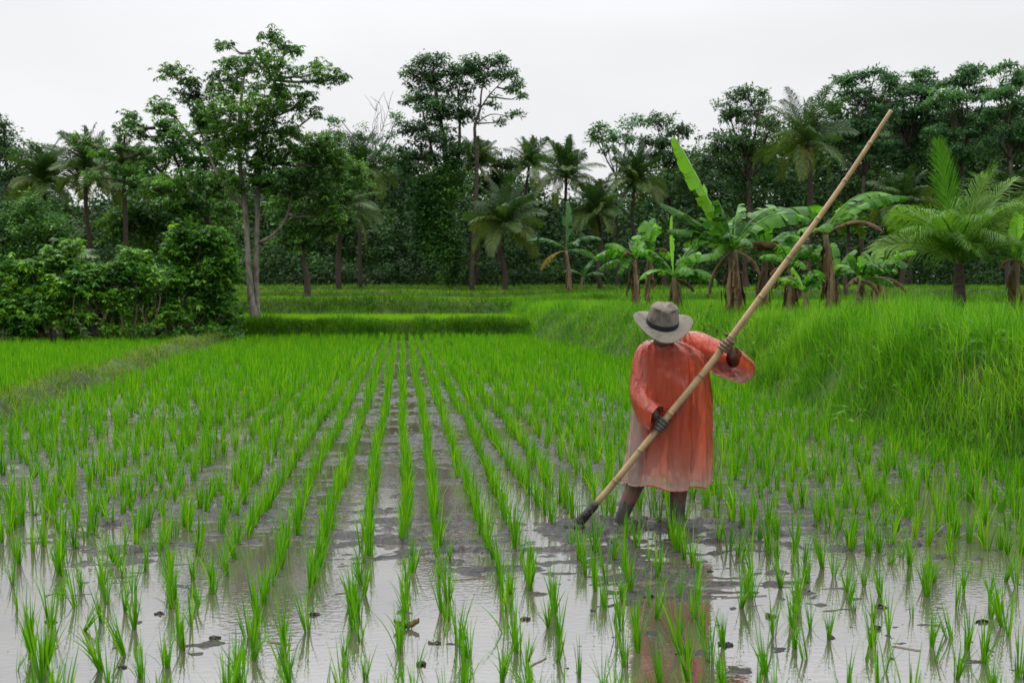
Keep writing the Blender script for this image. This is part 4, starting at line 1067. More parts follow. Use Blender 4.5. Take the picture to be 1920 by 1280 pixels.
# ------------------------------------------------------------------ shrubs on the left
def shrub(d, bpx, lobes, label, seed, stems=5, mat="leaf_shrub", leaf=0.17, dens=1.1, nleaf=12, stempx=None):
    rng = np.random.default_rng(seed); k = d / FPX
    b = at(bpx, 630, d); b[2] = float(H(b[0], b[1])) - 0.03
    root = thing("shrub", b, label, "shrub", "leafy shrubs along the left field edge")
    wood = MB(); cr = MB(); Cs = []
    for (lx, ly, rx, ry) in lobes:
        c = at(lx, ly, d + rng.normal(0, 0.25)); R = np.array([rx * k, rx * k * 0.9, ry * k])
        n = max(5, int(dens * 5.5 * R[0] * R[2] / 0.09))
        u = rand_unit(n, rng) * (rng.random(n) ** 0.4)[:, None]
        Cs.append(c + u[:, :1] * R[0] * Rv + u[:, 1:2] * R[1] * Fz + u[:, 2:3] * [0, 0, R[2]])
    C = np.concatenate(Cs); C = C[C[:, 2] > b[2] + 0.12]
    for q in range(stems):
        s = b + Rz * rng.normal(0, 0.28) + Fz * (rng.random() * 0.5 - 0.35); s[2] = float(H(s[0], s[1])) - 0.03
        e = C[int(rng.integers(0, len(C)))]
        p_ = limb(wood, s, e, 0.036 + 0.016 * rng.random(), 0.010, rng, 0.02, 6, 8)
        for z in range(4):
            limb(wood, p_[int(rng.integers(3, 7))], C[int(rng.integers(0, len(C)))], 0.014, 0.005, rng, 0, 4, 5)
    P = np.repeat(C, nleaf, 0) + rand_unit(len(C) * nleaf, rng) * (rng.random(len(C) * nleaf) ** 0.5 * 0.26)[:, None]
    V, Q, A = whorls(P, 6, leaf, leaf * 0.36, 0.45, rng); cr.add(V, Q, tint=A)
    wood.build("stems", M["shrub_stem"], root); cr.build("foliage", M[mat], root)
    return root


shrub(29.0, 20, [(15, 520, 42, 40), (25, 575, 44, 40), (-10, 560, 40, 60), (40, 610, 34, 26)], "shrub at the far left end of the shrub row", 201)
shrub(29.3, 88, [(70, 520, 34, 34), (95, 550, 38, 36), (80, 590, 38, 32), (70, 490, 24, 16)], "dense shrub next to the left end with rounded dark top", 202)
shrub(30.0, 128, [(125, 470, 34, 22), (140, 500, 32, 24), (105, 490, 26, 20)], "yellow-green topped shrub rising behind the row beside the brownish young palm", 203, mat="leaf_mid")
shrub(29.3, 148, [(150, 525, 34, 34), (120, 570, 26, 40), (150, 600, 24, 30), (140, 545, 30, 24)], "shrub in front of the old timber shelter on its left side", 204)
shrub(29.8, 203, [(205, 510, 34, 26), (200, 545, 42, 32), (225, 560, 30, 24), (195, 585, 24, 16), (212, 605, 16, 10)], "shrub on bare pale stems just right of the old timber shelter", 205, stems=8)
shrub(30.2, 262, [(262, 490, 40, 26), (285, 520, 36, 26), (245, 525, 30, 24), (285, 560, 30, 24)], "darker shrub over the deep shadow in the middle of the row", 206)
shrub(30.4, 318, [(300, 560, 36, 28), (330, 540, 40, 30), (320, 585, 36, 22), (290, 590, 20, 14)], "shrub with two whitish crooked stems under the tallest one", 207, stems=7)
shrub(31.2, 375, [(365, 440, 52, 22), (400, 460, 46, 30), (345, 470, 46, 28), (385, 500, 54, 34), (420, 500, 28, 34), (350, 510, 36, 28), (390, 545, 42, 30), (375, 455, 40, 24), (330, 450, 26, 14)], "tallest lightest shrub of the row crowned with layered leaf sprays", 208, stems=9, dens=1.1)
shrub(31.8, 420, [(412, 575, 26, 30), (395, 595, 26, 24), (425, 600, 22, 18)], "small dark shrub at the right end of the shrub row", 209)

# old timber shelter under the shrubs
sp = at(150, 590, 30.6); sp[2] = float(H(sp[0], sp[1]))
sh = thing("timber_shelter", sp, "old low timber lean-to with plank roof hidden among the left shrubs", "shelter")


def plank(mb, a, b, wdt, th):
    a = np.asarray(a, float); b = np.asarray(b, float); t = nrm(b - a); s = nrm(np.cross(t, [0, 0, 1])); u = np.cross(s, t)
    V = [p_ + s * i * wdt / 2 + u * j * th / 2 for p_ in (a, b) for i, j in ((-1, -1), (1, -1), (1, 1), (-1, 1))]
    mb.add(V, [(0, 1, 2, 3), (7, 6, 5, 4), (0, 4, 5, 1), (1, 5, 6, 2), (2, 6, 7, 3), (3, 7, 4, 0)])


rb = MB()
for q in range(5):
    plank(rb, at(120, 583 + q * 6, 30.3 - 0.15 * q), at(185, 572 + q * 6, 30.3 - 0.15 * q), 0.16, 0.03)
rb.build("roof", M["timber"], sh, smooth=False)
for px in (124, 182):
    q_ = MB(); p0 = at(px, 640, 30.0); p0[2] = float(H(p0[0], p0[1])) - 0.05; p1 = at(px, 580, 30.0); plank(q_, p0, p1 + [0.01, 0, 0], 0.07, 0.07); q_.build("post", M["timber"], sh, smooth=False)
tb = MB(); xs_ = np.linspace(0, 1, 10)
G = np.array([[at(130 + 60 * u, 602 + 22 * v + 3 * math.sin(9 * u), 30.1 - 0.3 * v) for u in xs_] for v in np.linspace(0, 1, 6)])
i = np.arange(5)[:, None] * 10; j = np.arange(9)[None]
tb.add(G.reshape(-1, 3), np.stack([i + j, i + j + 1, i + 10 + j + 1, i + 10 + j], -1).reshape(-1, 4)); tb.build("tarpaulin", M["tarp"], sh)

# ------------------------------------------------------------------ undergrowth and the wood behind
rng = np.random.default_rng(301)


def belt(n, pxr, pyf, dr, R, nleaf, leaf, mat, tm=0.45):
    mb = MB(); C = []
    for q in range(n):
        px = rng.uniform(*pxr); lo, hi = pyf(px); py = rng.uniform(lo, hi); d = rng.uniform(*dr)
        C.append(at(px, py, d))
    C = np.array(C); C = C[C[:, 2] > H(C[:, 0], C[:, 1]) + 0.1]
    V, Q, A = cloud(C, R * (0.6 + 0.8 * rng.random(len(C))), nleaf, leaf, leaf * 0.5, rng, 0.75, tm); mb.add(V, Q, tint=A)
    return mb


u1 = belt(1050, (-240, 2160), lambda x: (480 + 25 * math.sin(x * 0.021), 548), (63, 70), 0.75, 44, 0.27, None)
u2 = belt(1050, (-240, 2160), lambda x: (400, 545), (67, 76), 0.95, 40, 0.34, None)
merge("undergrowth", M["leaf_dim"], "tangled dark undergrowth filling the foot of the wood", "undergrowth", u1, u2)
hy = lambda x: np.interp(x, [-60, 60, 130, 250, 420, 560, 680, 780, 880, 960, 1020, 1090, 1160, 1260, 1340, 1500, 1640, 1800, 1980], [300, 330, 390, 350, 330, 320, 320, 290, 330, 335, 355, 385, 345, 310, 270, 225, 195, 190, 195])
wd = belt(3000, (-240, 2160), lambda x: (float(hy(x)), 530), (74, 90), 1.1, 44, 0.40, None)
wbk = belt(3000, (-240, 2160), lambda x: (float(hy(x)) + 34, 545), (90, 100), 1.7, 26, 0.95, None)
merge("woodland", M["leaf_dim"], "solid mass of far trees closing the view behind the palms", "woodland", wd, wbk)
# weeds at the foot of the shrub row
u3 = belt(260, (-30, 450), lambda x: (610, 648), (29.3, 32.5), 0.26, 50, 0.12, None, 0.3)
u4 = belt(420, (-40, 440), lambda x: (500, 640), (32.5, 35), 0.42, 50, 0.17, None, 0.25)
merge("hedge_weeds", M["leaf_shrub"], "low dark weeds under and behind the shrub row", "weeds", u3, u4)

# broad-leaved weeds in the bank grass
for q, (px, py, d, lab) in enumerate(((1592, 752, 11.2, "small broad-leaved weed low on the grassy bank below the pole"),
                                      (1705, 560, 17.5, "dark rounded weed clump in front of the young coconut palm"))):
    p_ = at(px, py, d); p_[2] = float(H(p_[0], p_[1]))
    rt = thing("weed", p_, lab, "weed"); b_ = MB(); s_ = MB()
    for z in range(9 if q < 1 else 60):
        e = p_ + rng.normal(0, 0.08 if q < 1 else 0.22, 3) * [1, 1, 0.5] + [0, 0, 0.24]
        s_.add(*tube(spline([p_, (p_ + e) / 2 + rng.normal(0, 0.02, 3), e], 5), 0.004, 4))
        V, Q, A = whorls(e[None], 3, 0.075, 0.045, 0.2, rng, 0.5 if q < 1 else 0.3); b_.add(V, Q, tint=A)
    s_.build("stem", M["stem_green"], rt); b_.build("leaves", M["grass"] if q < 1 else M["leaf_mid"], rt)

nW = 420
wy = RNG.uniform(6.5, 30, nW); wx = xb(wy) + RNG.uniform(0.1, 1.6, nW)
kp = fbm(wx * 0.9, wy * 0.9, 401, 2) > 0.05; wx, wy = wx[kp], wy[kp]
Pw = np.stack([wx, wy, H(wx, wy) + 0.06 + 0.14 * RNG.random(len(wx))], -1)
V, Q, A = whorls(np.repeat(Pw, 3, 0) + RNG.normal(0, 0.05, (len(Pw) * 3, 3)), 4, 0.075, 0.042, 0.35, RNG, 0.35)
b_ = MB(); b_.add(V, Q, tint=A)
tag(b_.build("bank_weeds", M["grass_dark"]), "small dark broad-leaved weeds mixed into the grass of the raised bank", "weeds", kind="stuff")

# ------------------------------------------------------------------ small debris in the water
p_ = at(765, 1178, 4.47); rt = MB()
for z, (a, l, hw, cu) in enumerate(((2.9, .075, .020, .7), (0.25, .06, .017, 1.1), (1.2, .04, .014, 0.5))):
    u = np.linspace(0, 1, 14)[:, None]; v = np.linspace(-1, 1, 9)[None]
    wd_ = hw * np.sin(PI * np.clip(u * 0.94 + 0.03, 0, 1)) ** 0.6
    X_ = l * u * np.cos(0.5 * u) + 0 * v; Y_ = wd_ * v * (1 + 0.15 * np.sin(9 * u + 5 * v)); Z_ = 0.004 + 0.35 * l * np.sin(cu * u * 1.6) * u + cu * hw * v ** 2 + 0.003 * np.sin(14 * u + 6 * v) + 0.001 * z
    V = np.stack([p_[0] + X_ * math.cos(a) - Y_ * math.sin(a), p_[1] + X_ * math.sin(a) + Y_ * math.cos(a), Z_ + 0 * X_], -1).reshape(-1, 3)
    i = np.arange(13)[:, None] * 9; j = np.arange(8)[None]
    rt.add(V, np.stack([i + j, i + j + 1, i + 9 + j + 1, i + 9 + j], -1).reshape(-1, 4), tint=(0.2, 0.75, 0.05)[z])
tag(rt.build("fallen_leaf", M["dry_leaf"], loc=(p_[0], p_[1], 0)), "curled brown fallen leaf floating in the front water between two rows", "leaf")
spots = [(1280, 1222), (1112, 1145), (1218, 1118), (985, 1160), (1305, 985), (1652, 1138), (1640, 1178), (1508, 1108), (1445, 1155), (1840, 1165), (300, 1150), (230, 1250), (95, 1165), (405, 1195), (590, 1152), (560, 985), (1150, 1020),
         (815, 1205), (790, 1245), (1360, 1208), (1760, 1040), (1330, 1070), (1560, 1195)]
for q, (px, py) in enumerate(spots):
    d = CAMZ * FPX / (py - 552); c = at(px, py, d)
    n, m_ = 26, 16
    s_ = 0.008 + 0.011 * rng.random()
    V, Q, T = ellipsoid((c[0], c[1], 0.001), np.eye(3) * [s_ * 1.6, s_, s_ * 0.55], n, m_)
    V = V + (1.3 * s_) * np.stack([fbm(V[:, 0] * 90, V[:, 2] * 90 + V[:, 1] * 60, 3), fbm(V[:, 1] * 90, V[:, 0] * 80 + V[:, 2] * 80, 4), 0.7 * fbm(V[:, 0] * 110, V[:, 1] * 110, 5)], -1)
    b_ = MB(); b_.add(V, Q, T)
    tag(b_.build("mud_clod", M["mud"], loc=(c[0], c[1], 0)), "small dark clod of mud poking out of the shallow water", "mud clod", "mud clods in the shallow water")

for q, (px, py, a, l) in enumerate(((880, 1085, 0.1, .16), (1395, 1118, 0.05, .22), (520, 1205, 2.8, .12), (650, 1110, 0.4, .10), (1700, 1215, 2.6, .13), (1010, 1240, 1.0, .10))):
    d = CAMZ * FPX / (py - 552); c = at(px, py, d); u = np.linspace(-0.5, 0.5, 7)
    P = np.stack([c[0] + l * u * math.cos(a) + 0.01 * np.sin(4 * u), c[1] + l * u * math.sin(a), 0.003 + 0 * u], -1)
    b_ = MB(); V, Q, T = tube(P, 0.0022, 5); b_.add(V, Q, T, tint=0.95)
    tag(b_.build("straw", M["dry_leaf"], loc=(c[0], c[1], 0)), "thin pale straw floating flat on the shallow water", "straw", "straws floating on the water")

# ------------------------------------------------------------------ the farmer
D0 = 6.47
base = at(1245, 985, D0); base[2] = 0.0
WV = -Fz  # towards the camera


def PP(px, py, w_): return at(px, py, D0 - w_)


person = thing("person", base, "farmer in a dirty brimmed hat and red plastic raincoat gripping a long bamboo pole", "person")
# pole line
pole_a, pole_b = PP(1078, 988, 0.10), PP(1672, 208, 0.62)
AX = nrm(pole_b - pole_a); PL = np.linalg.norm(pole_b - pole_a)


BOW = np.cross(AX, WV); BOW = nrm(BOW) * (1 if BOW @ Rz > 0 else -1)


def pole_pt(ts):          # the bamboo sags a little under its own weight
    return pole_a[None] + ts[:, None] * (pole_b - pole_a)[None] + BOW[None] * (0.055 * 4 * ts * (1 - ts))[:, None]


def on_pole(px):
    ts = np.linspace(0, 1, 2000); q = pole_pt(ts)
    x, _, _ = proj(q)
    return q[np.argmin(np.abs(x - px))]


RH, LH = on_pole(1241), on_pole(1360)
pole_r = lambda t: np.interp(t, [0, 0.1, 0.3, 0.55, 1.0], [0.0185, 0.0205, 0.0220, 0.0200, 0.0125])

body = MB()
add = lambda tup: body.add(*tup)
hipc = PP(1258, 775, -0.06); chest = PP(1252, 690, 0.08); neckb = PP(1246, 648, 0.17); headc = PP(1242, 612, 0.27)
add(capsule(spline([hipc + [0, 0, -.03], hipc * .5 + chest * .5, chest, neckb * .7 + chest * .3], 9), [0.135, 0.135, 0.13, 0.128, 0.135, 0.145, 0.14, 0.11, 0.075], 16))
add(capsule([neckb + [0, 0, -0.03], headc * .6 + neckb * .4], [0.062, 0.056]))
# head, tilted forward: chin tucked
hd_up = nrm(np.array([0, 0, 1.0]) + WV * 0.55); hd_f = nrm(WV - hd_up * (WV @ hd_up)); hd_r = np.cross(hd_f, hd_up)
add(ellipsoid(headc, [hd_r * 0.077, hd_f * 0.098, hd_up * 0.112], 18, 14))
add(ellipsoid(headc + hd_f * 0.03 - hd_up * 0.06, [hd_r * 0.058, hd_f * 0.062, hd_up * 0.065], 14, 12))       # jaw
add(capsule([headc + hd_f * 0.088 + hd_up * 0.01, headc + hd_f * 0.112 - hd_up * 0.032], [0.011, 0.016], 8))          # nose
for s in (-1, 1):
    add(ellipsoid(headc + hd_r * 0.078 * s - hd_up * 0.012, [hd_r * 0.012, hd_f * 0.02, hd_up * 0.033], 8, 8))       # ears
    add(ellipsoid(headc + hd_f * 0.083 + hd_r * 0.033 * s + hd_up * 0.022, [hd_r * 0.022, hd_f * 0.013, hd_up * 0.010], 8, 8))  # brow
    add(ellipsoid(headc + hd_f * 0.082 + hd_r * 0.032 * s + hd_up * 0.004, [hd_r * 0.014, hd_f * 0.012, hd_up * 0.010], 8, 8))  # eyes
add(ellipsoid(headc + hd_f * 0.088 - hd_up * 0.062, [hd_r * 0.026, hd_f * 0.011, hd_up * 0.006], 8, 8))
add(ellipsoid(headc + hd_f * 0.086 - hd_up * 0.074, [hd_r * 0.022, hd_f * 0.011, hd_up * 0.007], 8, 8))
# legs
hr, hl = PP(1232, 780, -0.05), PP(1284, 780, -0.07)
kr, kl = PP(1210, 868, 0.045), PP(1276, 880, 0.03)
ar, al = PP(1170, 960, 0.0), PP(1270, 968, 0.02)
FRt = np.array([FOOT_L[0], FOOT_L[1], -0.02]); FLt = np.array([FOOT_R[0], FOOT_R[1], -0.03])
add(capsule(spline([hr, hr * .5 + kr * .5, kr], 7), np.linspace(0.088, 0.058, 7), 14))
add(capsule(spline([hl, hl * .5 + kl * .5, kl], 7), np.linspace(0.088, 0.058, 7), 14))
add(capsule(spline([kr, kr * .62 + ar * .38 - WV * 0.022, ar, FRt], 10), [0.056, 0.058, 0.060, 0.060, 0.056, 0.050, 0.044, 0.039, 0.037, 0.040], 14))
add(capsule(spline([kl, kl * .62 + al * .38 - WV * 0.022, al, FLt], 10), [0.056, 0.058, 0.060, 0.060, 0.056, 0.050, 0.044, 0.039, 0.037, 0.040], 14))
for c, sd_ in ((FRt, -0.25), (FLt, 0.1)):
    add(capsule([c - WV * 0.03, c + WV * 0.10 + Rz * sd_ * 0.3, c + WV * 0.16 + Rz * sd_ * 0.4 - [0, 0, .01]], [0.042, 0.036, 0.028], 12))
# arms
sr, sl = PP(1211, 666, 0.12), PP(1296, 657, 0.12)
er, el_ = PP(1199, 735, 0.17), PP(1388, 693, 0.10)
wr = RH + nrm(er - RH) * 0.085 + np.array([0, 0, 0.012]); wl = LH + nrm(el_ - LH) * 0.075 + Rz * 0.02 + np.array([0, 0, -0.03])
add(capsule(spline([sr, sr * .5 + er * .5, er], 6), np.linspace(0.056, 0.042, 6), 12)); add(capsule(spline([er, er * .6 + wr * .4, wr], 7), [0.042, 0.043, 0.041, 0.037, 0.033, 0.029, 0.027], 12))
add(capsule(spline([sl, sl * .5 + el_ * .5, el_], 6), np.linspace(0.056, 0.042, 6), 12)); add(capsule(spline([el_, el_ * .6 + wl * .4, wl], 7), [0.042, 0.043, 0.041, 0.037, 0.033, 0.029, 0.027], 12))


def hand(c, wrist, pr, fs):
    """Grip: palm on the wrist side, four fingers wrap the pole, thumb closes from the other side."""
    o = wrist - c; o = o - AX * (o @ AX); e1 = nrm(o)
    e2 = nrm(np.cross(AX, e1))
    if e2 @ WV < 0: e2 = -e2            # fingers pass on the side that faces us
    R0 = pr + 0.011
    palm_c = c + e1 * (pr + 0.016) - e2 * 0.012
    body.add(*ellipsoid(palm_c, [AX * 0.046, e1 * 0.017, e2 * 0.040], 14, 10))
    body.add(*capsule([wrist, palm_c], [0.027, 0.026], 12))
    for q in range(4):
        off = (q - 1.5) * 0.0225
        ln = (190, 215, 205, 165)[q]
        th = np.radians(np.linspace(20, ln, 9))
        rr = R0 + np.array([0.008, 0.005, 0.004, 0.0, 0.003, 0.0, -0.002, -0.002, -0.003])
        pts = c + AX * off * fs + (np.cos(th) * rr)[:, None] * e1 + (np.sin(th) * rr)[:, None] * e2
        body.add(*capsule(pts, np.array([.0105, .0105, .0108, .0095, .0098, .009, .0088, .0082, .0075]), 8))
    th = np.radians(np.linspace(-10, -135, 7))
    pts = c + AX * fs * np.linspace(0.035, 0.052, 7)[:, None] + (np.cos(th) * R0)[:, None] * e1 + (np.sin(th) * R0)[:, None] * e2
    body.add(*capsule(pts, np.linspace(0.0135, 0.009, 7), 8))


hand(RH, wr, 0.0220, 1); hand(LH, wl, 0.0205, 1)
tmp = body.build("body_raw", M["soil"], parent=person)
mod = tmp.modifiers.new("r", "REMESH"); mod.mode = "VOXEL"; mod.voxel_size = 0.0042; mod.use_smooth_shade = True
ms = tmp.modifiers.new("s", "SMOOTH"); ms.factor = 0.5; ms.iterations = 2
bpy.context.view_layer.update()
dg = bpy.context.evaluated_depsgraph_get()
me = bpy.data.meshes.new_from_object(tmp.evaluated_get(dg)); me.name = "body"
bpy.data.objects.remove(tmp)
bo = bpy.data.objects.new("body", me); COL.objects.link(bo); bo.parent = person; bo["_base"] = list(person["_base"])
m, nt, out = nodes_of("skin_with_mud")
tcn = N(nt, "ShaderNodeTexCoord"); sxyz = N(nt, "ShaderNodeSeparateXYZ"); nt.links.new(tcn.outputs["Object"], sxyz.inputs[0])
nz = N(nt, "ShaderNodeTexNoise"); nz.inputs["Scale"].default_value = 22; nz.inputs["Detail"].default_value = 5; nt.links.new(tcn.outputs["Object"], nz.inputs["Vector"])
skin = ramp(nt, [(0.3, (0.075, 0.038, 0.024)), (0.7, (0.13, 0.068, 0.043))]); nt.links.new(nz.outputs["Fac"], skin.inputs["Fac"])
mudc = ramp(nt, [(0.3, (0.022, 0.021, 0.020)), (0.7, (0.06, 0.056, 0.05))]); nt.links.new(nz.outputs["Fac"], mudc.inputs["Fac"])
wob_ = N(nt, "ShaderNodeMath", operation="MULTIPLY_ADD"); wob_.inputs[1].default_value = 0.12; nt.links.new(nz.outputs["Fac"], wob_.inputs[0]); nt.links.new(sxyz.outputs["Z"], wob_.inputs[2])
low = N(nt, "ShaderNodeMapRange"); low.inputs["From Min"].default_value = 0.225; low.inputs["From Max"].default_value = 0.205; nt.links.new(wob_.outputs[0], low.inputs["Value"])
dv = N(nt, "ShaderNodeVectorMath", operation="DISTANCE"); dv.inputs[1].default_value = tuple(RH - base); nt.links.new(tcn.outputs["Object"], dv.inputs[0])
hm = N(nt, "ShaderNodeMapRange"); hm.inputs["From Min"].default_value = 0.10; hm.inputs["From Max"].default_value = 0.075; nt.links.new(dv.outputs["Value"], hm.inputs["Value"])
mxm = N(nt, "ShaderNodeMath", operation="MAXIMUM"); nt.links.new(low.outputs[0], mxm.inputs[0]); nt.links.new(hm.outputs[0], mxm.inputs[1])
mc = N(nt, "ShaderNodeMix", data_type="RGBA"); nt.links.new(mxm.outputs[0], mc.inputs["Factor"]); nt.links.new(skin.outputs[0], mc.inputs[6]); nt.links.new(mudc.outputs[0], mc.inputs[7])
p = N(nt, "ShaderNodeBsdfPrincipled"); p.inputs["Roughness"].default_value = 0.5; p.inputs["Specular IOR Level"].default_value = 0.4
b = N(nt, "ShaderNodeBump"); b.inputs["Strength"].default_value = 0.35; b.inputs["Distance"].default_value = 0.004; nt.links.new(nz.outputs["Fac"], b.inputs["Height"]); nt.links.new(b.outputs[0], p.inputs["Normal"])
nt.links.new(mc.outputs[2], p.inputs["Base Color"]); nt.links.new(p.outputs[0], out.inputs["Surface"])
me.materials.clear(); me.materials.append(m)

# clothes seen through the plastic
M["shirt"] = rough_mat("dark_shirt", (0.035, 0.03, 0.035), (0.07, 0.055, 0.06), 12, 0.9, 0.1, 0.3)
M["shorts"] = rough_mat("dark_shorts", (0.03, 0.03, 0.04), (0.06, 0.058, 0.07), 12, 0.9, 0.1, 0.3)
c_ = MB(); c_.add(*tube(spline([hipc + [0, 0, -.04], hipc * .5 + chest * .5, chest, neckb * .75 + chest * .25], 10), [0.15, 0.148, 0.145, 0.142, 0.145, 0.148, 0.138, 0.12, 0.09, 0.068], 20, wob=0.05))
for s_, e_ in ((sr, er), (sl, el_)):
    c_.add(*tube(spline([s_, s_ * .6 + e_ * .4, s_ * .2 + e_ * .8], 6), np.linspace(0.036, 0.052, 6), 14, wob=0.04))
c_.build("shirt", M["shirt"], person)
c_ = MB(); c_.add(*tube(spline([hipc + [0, 0, .06], hipc + [0, 0, -.1]], 5), [0.152, 0.156, 0.158, 0.155, 0.14], 20, wob=0.04))
for h_, k_ in ((hr, kr), (hl, kl)):
    c_.add(*tube(spline([h_, h_ * .5 + k_ * .5, k_], 7), np.linspace(0.11, 0.085, 7), 16, wob=0.05))
c_.build("shorts", M["shorts"], person)

# raincoat --------------------------------------------------------------
lv = np.array([  # py, xL, xR, w centre, half depth
    [636, 1226, 1266, .175, .060], [641, 1212, 1284, .165, .085], [650, 1200, 1306, .15, .115], [664, 1193, 1322, .13, .140], [690, 1189, 1330, .11, .155], [730, 1187, 1332, .09, .165],
    [780, 1182, 1334, .06, .165], [830, 1176, 1336, .03, .17], [875, 1171, 1336, .01, .175], [905, 1168, 1334, .0, .18]], float)
nl_, nr_ = 110, 200
S = spline(lv, nl_)
th = np.linspace(0, 2 * PI, nr_, endpoint=False)
Vc = np.zeros((nl_, nr_, 3))
for q in range(nl_):
    py, xl, xr_, wc, hdp = S[q]; v = q / (nl_ - 1)
    a = 0.014 + 0.036 * v
    ph = v * 0.9
    f = (np.sin(5 * th + 1.1 + ph) * 0.5 + np.sin(9 * th + 2.7 - 1.3 * ph) * 0.7 + np.sin(14 * th + 0.4 + 2 * ph) * 0.45 + np.sin(23 * th + 1.9) * 0.25) * a
    f += (0.5 + 0.5 * v) * (-0.055 * np.abs(np.sin(3.5 * th + 0.8 + 0.5 * v)) ** 6 - 0.045 * np.abs(np.sin(5.5 * th + 2.1 - 0.6 * v)) ** 8)
    f += 0.05 * fbm(np.cos(th) * 2.2 + 7, np.sin(th) * 2.2 + v * 5, 301, 4) * (0.6 + v)
    f += 0.03 * (np.abs(fbm(th * 2.0, np.full(nr_, v * 9.0), 305, 3)) - 0.15) * np.minimum(1, np.minimum(th, 2 * PI - th))
    cx = (xl + xr_) / 2; hw = (xr_ - xl) / 2
    c = PP(cx, py, wc)
    hwm = hw * (D0 - wc) / FPX
    e = 0.86
    cs = np.sign(np.cos(th)) * np.abs(np.cos(th)) ** e; sn = np.sign(np.sin(th)) * np.abs(np.sin(th)) ** e
    Vc[q] = c + (cs * hwm * (1 + f))[:, None] * Rz + (sn * hdp * (1 + 1.6 * f))[:, None] * WV
    Vc[q, :, 2] += 0.012 * v * np.sin(3 * th + 0.5) * v + 0.010 * v * v * np.sin(7 * th)
coat = MB()
i = np.arange(nl_ - 1)[:, None] * nr_; j = np.arange(nr_)[None]; k = (j + 1) % nr_
coat.add(Vc.reshape(-1, 3), np.stack([i + j, i + k, i + nr_ + k, i + nr_ + j], -1).reshape(-1, 4), tint=np.repeat(np.linspace(0, 1, nl_), nr_))


def sleeve(pts, drop, n=46, m_=64, seed=1):
    """pts rows: px, py, w, r; drop: how far the cuff's underside hangs."""
    Q4 = np.array([np.append(PP(a, b_, c_), r) for a, b_, c_, r in pts])
    Sx = spline(Q4, n); P = Sx[:, :3]; R = Sx[:, 3]
    T = nrm(np.gradient(P, axis=0)); tt = np.linspace(0, 2 * PI, m_, endpoint=False)
    Nn = nrm(np.cross(T[0], [0.1, 0.2, 1.0])); V = []
    for q in range(n):
        Nn = nrm(Nn - T[q] * (Nn @ T[q])); Bn_ = np.cross(T[q], Nn); v = q / (n - 1)
        f = 0.09 * fbm(np.cos(tt) * 1.8 + seed, np.sin(tt) * 1.8 + v * 6, 311 + seed, 4) + 0.045 * np.sin(6 * tt + 5 * v) * v + 0.05 * np.sin(v * 26 + 2 * np.sin(tt + seed)) * (0.4 + 0.6 * np.cos(tt)) * 0.6
        ring = P[q] + R[q] * (1 + f)[:, None] * (np.cos(tt)[:, None] * Nn + np.sin(tt)[:, None] * Bn_)
        dn = np.clip((P[q][2] - ring[:, 2]) / max(R[q], 1e-3), 0, 1)
        ring[:, 2] -= drop * dn * sm((v - 0.35) / 0.65)
        V.append(ring)
    i = np.arange(n - 1)[:, None] * m_; j = np.arange(m_)[None]; k = (j + 1) % m_
    coat.add(np.array(V).reshape(-1, 3), np.stack([i + j, i + k, i + m_ + k, i + m_ + j], -1).reshape(-1, 4), tint=0.0)


sleeve([(1226, 648, .13, .056), (1211, 668, .13, .072), (1202, 710, .15, .068), (1202, 740, .18, .070), (1213, 762, .225, .068), (1232, 776, .275, .060)], 0.075, seed=1)
sleeve([(1272, 645, .11, .074), (1308, 650, .10, .098), (1360, 678, .085, .100), (1390, 692, .10, .082), (1393, 687, .17, .070), (1386, 677, .24, .060), (1376, 667, .30, .050)], 0.035, seed=4)
m, nt, out = nodes_of("red_plastic_sheet")
tcn = N(nt, "ShaderNodeTexCoord"); at_ = N(nt, "ShaderNodeAttribute", attribute_name="tint")
sxyz = N(nt, "ShaderNodeSeparateXYZ"); nt.links.new(tcn.outputs["Object"], sxyz.inputs[0])
mp = N(nt, "ShaderNodeMapping"); mp.inputs["Scale"].default_value = (2.2, 2.2, 0.35); nt.links.new(tcn.outputs["Object"], mp.inputs[0])
nz = N(nt, "ShaderNodeTexNoise"); nz.inputs["Scale"].default_value = 7; nz.inputs["Detail"].default_value = 5; nz.inputs["Distortion"].default_value = 0.8; nt.links.new(mp.outputs[0], nz.inputs["Vector"])
vz = N(nt, "ShaderNodeTexVoronoi", feature="DISTANCE_TO_EDGE"); vz.inputs["Scale"].default_value = 9; nt.links.new(mp.outputs[0], vz.inputs["Vector"])
# frosted, paler plastic low on the left side and towards the hem
wl_ = N(nt, "ShaderNodeMath", operation="MULTIPLY_ADD"); wl_.inputs[1].default_value = -3.2; wl_.inputs[2].default_value = -0.45; nt.links.new(sxyz.outputs["X"], wl_.inputs[0])
hz = N(nt, "ShaderNodeMapRange"); hz.inputs["From Min"].default_value = 0.6; hz.inputs["From Max"].default_value = 1.0; nt.links.new(at_.outputs["Fac"], hz.inputs["Value"])
sm1 = N(nt, "ShaderNodeMath", operation="MULTIPLY"); nt.links.new(wl_.outputs[0], sm1.inputs[0]); 
hz2 = N(nt, "ShaderNodeMapRange"); hz2.inputs["From Min"].default_value = 0.3; hz2.inputs["From Max"].default_value = 0.65; hz2.inputs["To Max"].default_value = 6.0; nt.links.new(at_.outputs["Fac"], hz2.inputs["Value"]); nt.links.new(hz2.outputs[0], sm1.inputs[1])
sm1.use_clamp = True
sm2 = N(nt, "ShaderNodeMath", operation="POWER"); sm2.inputs[1].default_value = 2.6; nt.links.new(hz.outputs[0], sm2.inputs[0])
ad = N(nt, "ShaderNodeMath", operation="MAXIMUM"); nt.links.new(sm1.outputs[0], ad.inputs[0]); nt.links.new(sm2.outputs[0], ad.inputs[1])
